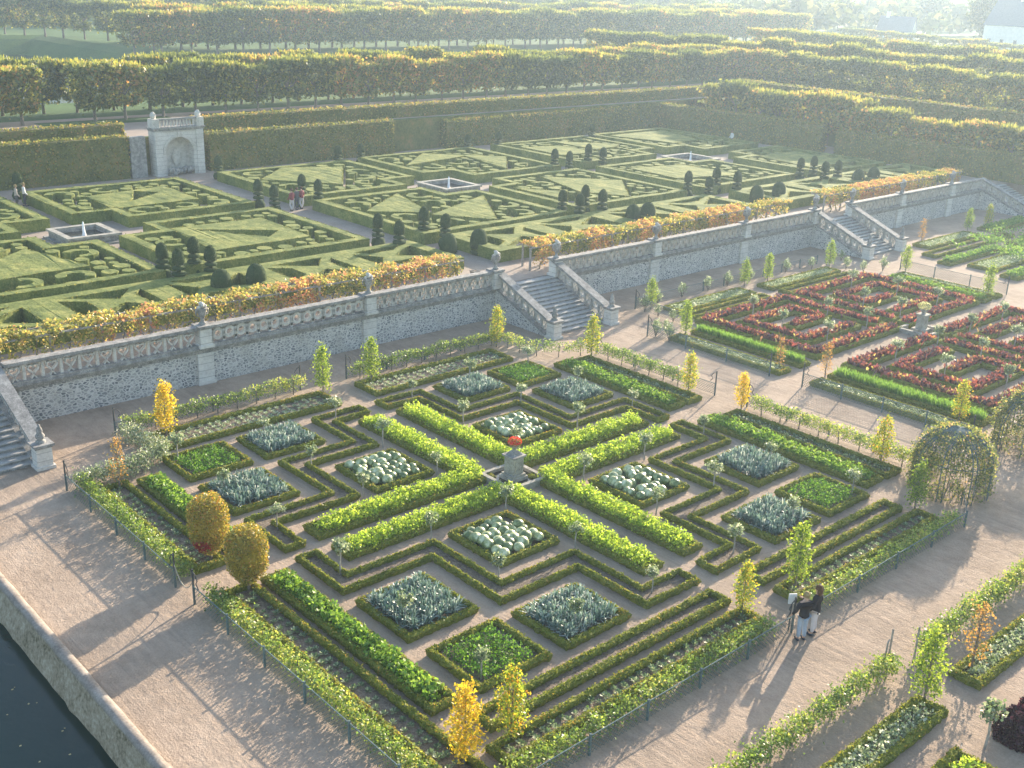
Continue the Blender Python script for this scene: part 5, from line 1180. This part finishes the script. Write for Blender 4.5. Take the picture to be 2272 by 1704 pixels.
# ---------------------------------------------------------- lattice fences and espaliers
def lattice(p0, p1, h, label, mat='trellis', sp=.15, ends=(False, False), barw=.024, z0=0.0):
    a = np.array(p0, float); b = np.array(p1, float); L = np.linalg.norm(b-a); ang = math.atan2(b[1]-a[1], b[0]-a[0])
    r = empty('lattice_fence', (p0[0], p0[1], z0), label, 'fence', 'lattice fences of the kitchen garden', rz=ang)
    g = MB(); n = int((L+h)/sp); t = .006
    for s in (-1, 1):
        V = []; F = []
        for k in range(n+1):
            x0 = -h+sp*k; xa, xb = x0, x0+h; za, zb = (.04, h) if s > 0 else (h, .04)
            def cl(x, xo, zo, x1_, z1_): return zo+(z1_-zo)*(x-xo)/(x1_-xo)
            A = (max(xa, 0), cl(max(xa, 0), xa, za, xb, zb)); B = (min(xb, L), cl(min(xb, L), xa, za, xb, zb))
            if B[0]-A[0] < .03: continue
            y = s*.008; c = len(V)
            V += [(A[0]-barw/2, y, A[1]), (A[0]+barw/2, y, A[1]), (B[0]+barw/2, y, B[1]), (B[0]-barw/2, y, B[1]), (A[0], y+t*s, A[1]), (B[0], y+t*s, B[1])]
            F += [(c, c+1, c+2, c+3)]
        g.add(V, F)
    g.build('lattice', mat, r)
    g = MB(); g.box(0, L, -.014, .014, h-.005, h+.02); g.build('top_rail', mat, r)
    m = max(1, int(L/2.2))
    for k in range(m+1): g = MB(); g.box(L*k/m-.03, L*k/m+.03, -.03, .03, -.1, h+.08); g.build('post', mat, r)
    for e, x, sg in ((ends[0], 0, 1), (ends[1], L, -1)):
        if e:
            g = MB(); g.tube([(x, 0, 0), (x, 0, 1.3)], .035, 6); g.tube([(x, 0, 1.22), (x+sg*.18, 0, 1.15), (x+sg*.3, 0, .98), (x+sg*.2, 0, .85), (x+sg*.35, 0, .7)], [.02]*5, 5); g.build('scrolled_post', 'post', r)
def espalier(path, label, hb=.3, ht=.95, th=.32, mat='L_apple', dens=420, lf=.085, trunks=.95, name='espalier_hedge'):
    r = empty(name, (0, 0, 0), label, 'espalier', 'espaliered fruit hedges')
    g = MB(); P = []
    for a, b in zip(path[:-1], path[1:]):
        a = np.array(a, float); b = np.array(b, float); L = np.linalg.norm(b-a); u = (b-a)/L; nn = np.array([-u[1], u[0]])
        k = int(L/.22)+1
        for i in range(k):
            hh = rng.uniform(.7, 1.1); c = a+u*L*(i+rng.uniform(0, 1))/k; m = int(dens*1.7*.22*(ht-hb))+2
            z = hb+(ht-hb)*hh*rng.beta(1.3, 1.0, m); P.append(np.c_[c[0]+rng.normal(0, .11, m)+nn[0]*rng.normal(0, th*.33, m), c[1]+rng.normal(0, .11, m)+nn[1]*rng.normal(0, th*.33, m), z])
        for i in range(max(1, int(L/trunks))):
            c = a+u*(i+.5)*L/max(1, int(L/trunks)); t = MB(); t.tube([(c[0], c[1], 0), (c[0]+rng.normal(0, .03), c[1]+rng.normal(0, .03), (hb+ht)*.5), (c[0], c[1], ht*.85)], [.03, .024, .01], 5)
            for s in (-1, 1): t.tube([(c[0], c[1], (hb+ht)*.45), (c[0]+s*u[0]*.45, c[1]+s*u[1]*.45, (hb+ht)*.55)], [.014, .008], 4)
            t.build('trunk', 'bark', r)
    g.leaves(np.concatenate(P), lf, aspect=.75); g.build('foliage', mat, r)
espalier([(-13.4, -11), (-13.4, -1.9)], 'loose apple espalier below the rubble wall, left part')
espalier([(-13.4, 1.0), (-13.4, 10.9)], 'loose apple espalier below the rubble wall, left of the stair wall')
espalier([(-13.1, 10.9), (-11.0, 10.8), (-9.3, 12.5), (-9.1, 14.0)], 'thin espalier round the corner below the middle stairs', dens=260)
espalier([(-8.2, 13.9), (-2.3, 13.9)], 'green espalier along the gravel walk, left of the walk opening', dens=480)
espalier([(1.9, 13.95), (10.4, 13.95)], 'golden-green espalier along the gravel walk, left of the lattice dome', dens=480)
espalier([(-13.1, -11.1), (-10.7, -10.7)], 'short bushy espalier behind the yellow tree, left corner', th=.5, ht=.85, hb=.1, dens=600, mat='L_rose')
espalier([(-10.2, -10.4), (-9.3, -12.4), (-9.45, -14.6)], 'bushy espalier round the left corner beside the rusty tree', th=.6, ht=.85, hb=.1, dens=700, mat='L_rose')
espalier([(-9.4, -14.45), (-.4, -14.5)], 'leafy espalier along the left fence, up to the rope', hb=.1, ht=.75, dens=560, th=.35)
espalier([(1.3, -14.5), (14.0, -14.5)], 'long leafy espalier along the left fence, from the rope to the bottom', hb=.1, ht=.75, dens=560, th=.35)
espalier([(14.1, -14.2), (14.1, -1.6)], 'bright leafy espalier just behind the front lattice fence', hb=.08, ht=.68, dens=600, th=.36)
espalier([(14.1, .6), (14.1, 10.6)], 'leafy espalier with yellow spots behind the lattice fence, right of the visitors', hb=.08, ht=.62, dens=560, th=.36)
espalier([(17.75, -12), (17.8, -.4)], 'knotty espalier across the wide path, bottom right, left of the tall post', hb=.22, ht=.85, th=.4, dens=620)
espalier([(17.9, .9), (17.9, 12)], 'knotty espalier across the wide path at the right edge', hb=.22, ht=.9, th=.42, dens=620)
lattice((14.55, -15.0), (14.5, -1.0), .62, 'blue-green lattice fence along the front edge of the square', ends=(False, True))
lattice((14.5, .35), (14.45, 10.6), .62, 'blue-green lattice fence right of the visitors, ending at the lattice dome', ends=(True, False))
lattice((14.45, 10.6), (13.4, 12.4), .62, 'short lattice fence turning towards the lattice dome')
lattice((-9.6, -14.95), (-.25, -14.95), .66, 'lattice fence on the left side, left of the rope', ends=(True, True))
lattice((1.1, -14.95), (14.55, -15.0), .66, 'lattice fence on the left side, from the rope to the bottom corner', ends=(True, False))
lattice((-13.75, -11.2), (-13.75, -1.8), .6, 'thin lattice fence below the rubble wall, left part', ends=(True, True))
lattice((-13.75, .9), (-13.7, 10.9), .6, 'thin lattice fence below the rubble wall, left of the stairs', ends=(True, False))
lattice((-8.9, 14.25), (-.7, 14.3), .62, 'thin lattice fence along the gravel walk, left of the opening', ends=(True, True))
lattice((1.3, 14.3), (10.6, 14.3), .62, 'thin lattice fence along the gravel walk, left of the dome', ends=(True, False))
lattice((-9.3, 18.9), (-.75, 19.0), .75, 'lattice fence of the red chard square, left of its entrance', mat='trellis', ends=(True, True))
lattice((1.3, 19.0), (10.4, 19.2), .75, 'lattice fence of the red chard square, right of its entrance', mat='trellis', ends=(True, True))
lattice((-13.6, 22.6), (-9.6, 22.5), .75, 'lattice fence at the wall-side corner of the red chard square', ends=(True, True))
lattice((-13.9, 23), (-13.7, 43), .6, 'lattice fence between the red chard square and the rubble wall')
lattice((-9, 46.8), (-.8, 46.6), .75, 'hazy lattice fence at the far side of the red chard square', ends=(True, True))
lattice((1.2, 46.6), (9, 46.6), .75, 'hazy lattice fence at the far right of the red chard square', ends=(True, False))
def rope(a, b, sag, label):
    P = []
    for t in np.linspace(0, 1, 14): P.append((a[0]+(b[0]-a[0])*t, a[1]+(b[1]-a[1])*t, a[2]+(b[2]-a[2])*t-sag*4*t*(1-t)))
    g = MB(); g.tube(P, .018, 6); tag(g.build('rope', 'rope', smooth=True), label, 'rope')
rope((-.25, -14.95, .9), (1.1, -14.95, .9), .55, 'slack rope across the opening between the two left fences')
g = MB()
r = empty('gate_post', (17.95, .45, 0), 'tall thin weathered post beside the espaliers, bottom right', 'post')
g.tube([(0, 0, 0), (0, 0, 1.35)], [.035, .03], 6); g.build('upright', 'wood', r)
r = empty('gate_post', (17.5, -.3, 0), 'forked weathered post at the end of the bottom right espalier', 'post')
g = MB(); g.tube([(0, 0, 0), (0, 0, 1.35)], [.035, .03], 6); g.tube([(0, -.22, 0), (0, -.2, .95), (0, -.12, 1.05)], [.03, .03, .02], 6); g.build('upright', 'wood', r)

# ---------------------------------------------------------- lattice domes
def dome(cx, cy, rad, h, label, nl, mat='L_bower', seed=0, half=False):
    r = empty('lattice_dome', (cx, cy, 0), label, 'arbour', 'lattice domes at the garden corners')
    hs = h-rad*.95
    def pt(a, t):       # t in 0..1 along the rib from ground to crown
        L1 = hs; L2 = rad*PI/2; s = t*(L1+L2)
        if s < L1: return np.array([rad*math.cos(a), rad*math.sin(a), s])
        b = (s-L1)/rad; return np.array([rad*math.cos(b)*math.cos(a), rad*math.cos(b)*math.sin(a), hs+rad*.95*math.sin(b)])
    for k in range(8):
        a = k*PI/4+.2; g = MB()
        g.tube([tuple(pt(a-.03, t)) for t in np.linspace(0, 1, 14)], .028, 5); g.tube([tuple(pt(a+.1, t)) for t in np.linspace(0, .86, 12)], .022, 5); g.build('rib', 'trellis', r)
    for t in (.42, .72, .9):
        g = MB(); g.tube([tuple(pt(a, t)) for a in np.linspace(0, 2*PI, 25)], .02, 5); g.build('hoop', 'trellis', r)
    g = MB()
    for k in range(52):
        for s in (-1, 1):
            a = k*2*PI/52; g.tube([tuple(pt(a+s*.6*tt, .55+.45*tt)*1.004) for tt in np.linspace(0, .93, 7)], .012, 3)
    for k in range(30):
        for s in (-1, 1):
            if (k % 8) < 4: a = k*2*PI/30; g.tube([tuple(pt(a+s*.25*tt, .02+.5*tt)*1.002) for tt in (0, .5, 1)], .011, 3)
    g.build('lattice', 'trellis', r)
    v = empty('climbing_rose', (cx, cy, 0), 'climber with yellow-green leaves covering '+label.split(',')[0][:60], 'climber')
    g = MB(); P = []
    for k in range(nl):
        a = rng.uniform(0, 2*PI); t = rng.beta(1.2, 1.2)*.86; P.append(pt(a, t)*(.97, .97, 1)+rng.normal(size=(26, 3))*.13)
    g.leaves(np.concatenate(P), .09, aspect=.8); g.build('foliage', mat, v)
    g = MB()
    for k in range(8): a = k*PI/4+.3; g.tube([tuple(pt(a+.1*math.sin(5*t), t)*np.array([.98, .98, 1])) for t in np.linspace(0, .7, 8)], .018, 5)
    g.build('stem', 'bark', v)
dome(12.35, 13.35, 1.55, 2.75, 'grey lattice dome with open arches, right of the front square', 420)
dome(12.5, 20.6, 1.6, 2.7, 'lattice dome smothered in foliage at the right edge, cut by the frame', 420)
espalier([(11.2, 13.9), (11.0, 14.3)], 'tiny tuft of espalier touching the lattice dome', dens=300)

# white round table
r = empty('round_table', (15.0, 15.75, 0), 'white round slatted table cut by the right edge, beyond the lattice dome', 'table')
g = MB(); g.lathe([(.001, .7), (.52, .7), (.55, .715), (.55, .74), (.52, .75), (.001, .75)], 24); g.build('tabletop', 'white_paint', r)
for k in range(3): a = k*2.09; g = MB(); g.tube([(.12*math.cos(a), .12*math.sin(a), .7), (.1*math.cos(a), .1*math.sin(a), .35), (.34*math.cos(a), .34*math.sin(a), 0)], .02, 6); g.build('leg', 'white_paint', r)

# ---------------------------------------------------------- red chard square
c2x, c2y = .1, 32.9
def chard_path(path, label, w=.62):
    P = [(c2x+x, c2y+y) for x, y in path]
    r = empty('planting_bed', (0, 0, 0), 'box edging round the '+label, 'garden bed', 'box-edged beds of the red chard square')
    g = MB()
    for a, b in zip(P[:-1], P[1:]):
        x0, x1 = min(a[0], b[0])-.48, max(a[0], b[0])+.48; y0, y1 = min(a[1], b[1])-.48, max(a[1], b[1])+.48
        band(g, rect(x0, x1, y0, y1), .2, 0, .3, step=.2, dens=60)
    g.build('box_edging', ['box', 'L_box'], r)
    g = MB(); B = []; Tp = []
    for a, b in zip(P[:-1], P[1:]):
        a = np.array(a); b = np.array(b); L = np.linalg.norm(b-a); n = int(L*130)
        for k in range(n):
            c = a+(b-a)*rng.uniform(0, 1)+rng.normal(0, w*.24, 2); h_ = rng.uniform(.28, .58); an = rng.uniform(0, 2*PI)
            B.append((c[0], c[1], .1)); Tp.append((c[0]+.2*math.cos(an), c[1]+.2*math.sin(an), h_))
    g.blades(B, Tp, .15, droop=.15); stuff(g, 'red_chard_row', 'L_chard', label, 'red chard')
for sx, sy, wh in ((-1, -1, 'nearest the middle stairs'), (-1, 1, 'by the far right stairs'), (1, -1, 'nearest the gravel walk, front'), (1, 1, 'cut by the right edge')):
    chard_path([(sx*1.25, sy*.9), (sx*1.25, sy*9.1), (sx*9.0, sy*9.1), (sx*9.0, sy*.9), (sx*2.4, sy*.9)], 'outer ring of red chard, quarter '+wh)
    chard_path([(sx*3.0, sy*2.6), (sx*3.0, sy*7.4), (sx*7.2, sy*7.4), (sx*7.2, sy*2.6), (sx*5.1, sy*2.6), (sx*5.1, sy*5.5)], 'inner hook of red chard, quarter '+wh)
longbed(-8.1, -.4, 21.35, 22.3, 'iris bed left of the entrance to the red chard square', 'iris', 'row of upright iris leaves left of the chard square entrance')
longbed(1.35, 9.95, 21.2, 22.4, 'iris bed right of the entrance to the red chard square', 'iris', 'row of upright iris leaves right of the chard square entrance')
longbed(-8.1, -.4, 19.4, 20.5, 'strawberry bed behind the lattice, left of the chard square entrance', 'white', 'silvery low plants behind the lattice, left of the chard square entrance')
longbed(1.4, 10.0, 19.5, 20.6, 'strawberry bed behind the lattice, right of the chard square entrance', 'white', 'silvery low plants behind the lattice, right of the chard square entrance')
longbed(-12.5, -11.0, 24.0, 31.8, 'bed of pale lettuces below the wall, left part of the chard square', 'white', 'pale lettuces below the wall, left part')
longbed(-12.3, -11.0, 33.6, 42.0, 'bed of pale lettuces below the wall, right part of the chard square', 'white', 'pale lettuces below the wall, right part')
longbed(-10.7, -9.75, 24.0, 31.8, 'narrow bed of bare soil beside the chard, left part')
longbed(-10.6, -9.6, 33.7, 42.0, 'narrow bed of bare soil beside the chard, right part')
longbed(-8.1, -.6, 42.9, 44.0, 'low green bed on the far side of the chard square', 'green', 'low leafy row on the far side of the chard square')
longbed(-8.1, -.6, 44.6, 45.6, 'outermost bed on the far side of the chard square', 'white', 'pale row on the far side of the chard square')
r = empty('stone_plinth', (.15, 33.2, 0), 'pale stone pedestal in a square rim at the centre of the red chard square', 'pedestal')
g = MB(); g.box(-.42, .42, -.42, .42, 0, .3); g.box(-.25, .25, -.25, .25, .3, 1.1); g.box(-.32, .32, -.32, .32, 1.1, 1.2); g.build('pedestal', 'aged_stone', r)
g = MB(); poly_extrude(g, [rect(-1.05, 1.05, -1.05, 1.05), rect(-.87, .87, -.87, .87)[::-1]], -.02, .28); g.build('rim', 'aged_stone', r)
r = empty('flower_urn', (.15, 33.2, 1.2), 'stone urn of cream flowers in the middle of the red chard square', 'urn')
g = MB(); g.lathe([(.14, 0), (.1, .08), (.24, .2), (.3, .34), (.3, .36)], 14); g.build('urn', 'weathered_stone', r, smooth=True)
g = MB(); u = rng.normal(size=(320, 3)); u /= np.linalg.norm(u, axis=1)[:, None]; g.leaves(np.array([0, 0, .48])+u*np.array([.36, .36, .24]), .1, aspect=.9); g.build('flowers', 'L_cream', r)
k = 0
for sx in (-1, 1):
    for sy in (-1, 1):
        for x, y in ((2.3, 2.0), (5.0, 2.1), (2.2, 6.4), (5.2, 6.6), (8.1, 5.6)):
            rs[rng.integers(0, 3)].place((c2x+sx*x, c2y+sy*y, .03), rng.uniform(0, 6), 1.15, 'standard rose with pale leaves rising from the red chard', 'standard roses of the red chard square')
def bush_proto():
    r = empty('rose_bush', (0, 0, 0), 'x', 'rose'); g = MB()
    for k in range(6): a = k*1.05; g.tube([(0, 0, 0), (.1*math.cos(a), .1*math.sin(a), .35), (.28*math.cos(a), .28*math.sin(a), .75)], [.02, .014, .008], 4)
    g.build('stem', 'bark', r); g = MB(); P = []
    for k in range(14): u = rng.normal(size=3); P.append(np.array([0, 0, .65])+u/np.linalg.norm(u)*(.3, .3, .26)*rng.uniform(.5, 1)+rng.normal(size=(24, 3))*.08)
    g.leaves(np.concatenate(P), .1); g.build('foliage', 'L_white', r); return Proto(r)
bp = bush_proto()
for x, y in ((-13.5, 24.6), (-13.6, 27.2), (-13.6, 29.9), (-13.6, 32.0), (-13.5, 34.4), (-13.5, 38.7), (-12.95, 41.2), (-11.45, 43.4), (-10.2, 43.7), (-9.55, 45.3), (-13.2, 45.5)):
    bp.place((x, y, 0), rng.uniform(0, 6), rng.uniform(.85, 1.15), 'white-leaved rose bush in the row along the foot of the rubble wall', 'rose bushes along the rubble wall')
for x, y in ((-12.8, 22.6), (-11.6, 22.5), (-10.3, 22.4), (-9.2, 20.4), (-9.0, 19.3), (-7.9, 19.2)):
    bp.place((x, y, 0), rng.uniform(0, 6), rng.uniform(.8, 1.1), 'white-leaved rose bush on the lattice at the left corner of the red chard square', 'rose bushes at the chard square corner')

# third square, far right
for i, (x0, x1, y0, y1, c) in enumerate(((-12.6, -11.0, 55, 63.5, 'white'), (-10.4, -9.2, 52.5, 66, None), (-8.3, -7.2, 51, 60, 'green'), (-6.4, -4.2, 52, 62, 'white'), (-3.4, -2.0, 51, 61, 'green'), (-1.0, .8, 51, 60, 'white'), (-8.3, -6.0, 62.5, 72, 'green'), (-12.6, -11, 66, 74, 'green'))):
    o = ('first', 'second', 'third', 'fourth', 'fifth', 'sixth', 'seventh', 'eighth')[i]
    longbed(x0, x1, y0, y1, 'hazy box-edged bed of the far right garden square, %s from the wall' % o, c, 'crop in the %s hazy bed of the far right garden square' % o)
g = MB(); P = []
for k in range(70):
    c = (rng.uniform(-10, -3), rng.uniform(57, 70), rng.uniform(.3, .8)); P.append(np.array(c)+rng.normal(size=(60, 3))*(.4, .4, .16))
g.leaves(np.concatenate(P), .2); stuff(g, 'squash_foliage', 'L_green', 'sprawling blue-green foliage in the far right garden square', 'foliage')

# bottom right square
longbed(18.95, 19.95, -12, -1.15, 'box-edged strawberry bed at the bottom right, left of the path', 'white', 'silvery strawberry plants in the bottom right bed')
longbed(18.95, 19.95, .75, 9, 'box-edged strawberry bed at the right edge', 'white', 'silvery strawberry plants in the bed at the right edge')
longbed(20.85, 25, -5.5, -2.55, 'box-edged bed of bright lettuce in the bottom right corner')
leaf_row([(21.3, -3.3), (25, -3.3)], .95, .42, 560, .12, 'L_lettuce', 'lettuce_row', 'heap of bright lettuce in the bottom right corner', 'lettuce')
leaf_row([(21.3, -4.3), (25, -4.3)], .95, .42, 560, .12, 'L_lettuce', 'lettuce_row', 'second row of bright lettuce in the bottom right corner', 'lettuce')
for x, y, s, l in ((21.9, 1.1, .8, 'dark purple bush at the right edge, upper one of two'), (21.75, -.4, .75, 'dark purple bush at the bottom right, lower one of two')):
    r = empty('purple_bush', (x, y, 0), l, 'bush', 'dark purple bushes')
    n = 4200; u = rng.normal(size=(n, 3)); u /= np.linalg.norm(u, axis=1)[:, None]; u[:, 2] = np.abs(u[:, 2])
    g = MB(); g.leaves(u*np.array([s, s, s*1.15])*(1+.12*np.sin(u[:, :1]*9)*np.cos(u[:, 1:2]*8))*rng.uniform(.85, 1.03, (n, 1)), .11, u, .3, .8); g.build('foliage', 'L_purple', r)
    g = MB(); g.tube([(0, 0, 0), (0, 0, .6)], .05, 6); g.build('stem', 'bark', r)
rs[0].place((21.3, -1.7, 0), 0, 1.25, 'round rose bush on a short stem in front of the purple bushes', 'roses of the bottom right square')

# fallen leaves floating on the moat
g = MB(); n = 260; P = np.c_[rng.uniform(-14, 12, n), rng.uniform(-27, -19.9, n), np.full(n, -.94)]
g.leaves(P, .07, np.tile([0, 0, 1.], (n, 1)), .95, .8); tag(g.build('floating_leaves', 'fallen_leaf'), 'pale fallen leaves floating on the dark moat', 'leaves', kind='stuff')
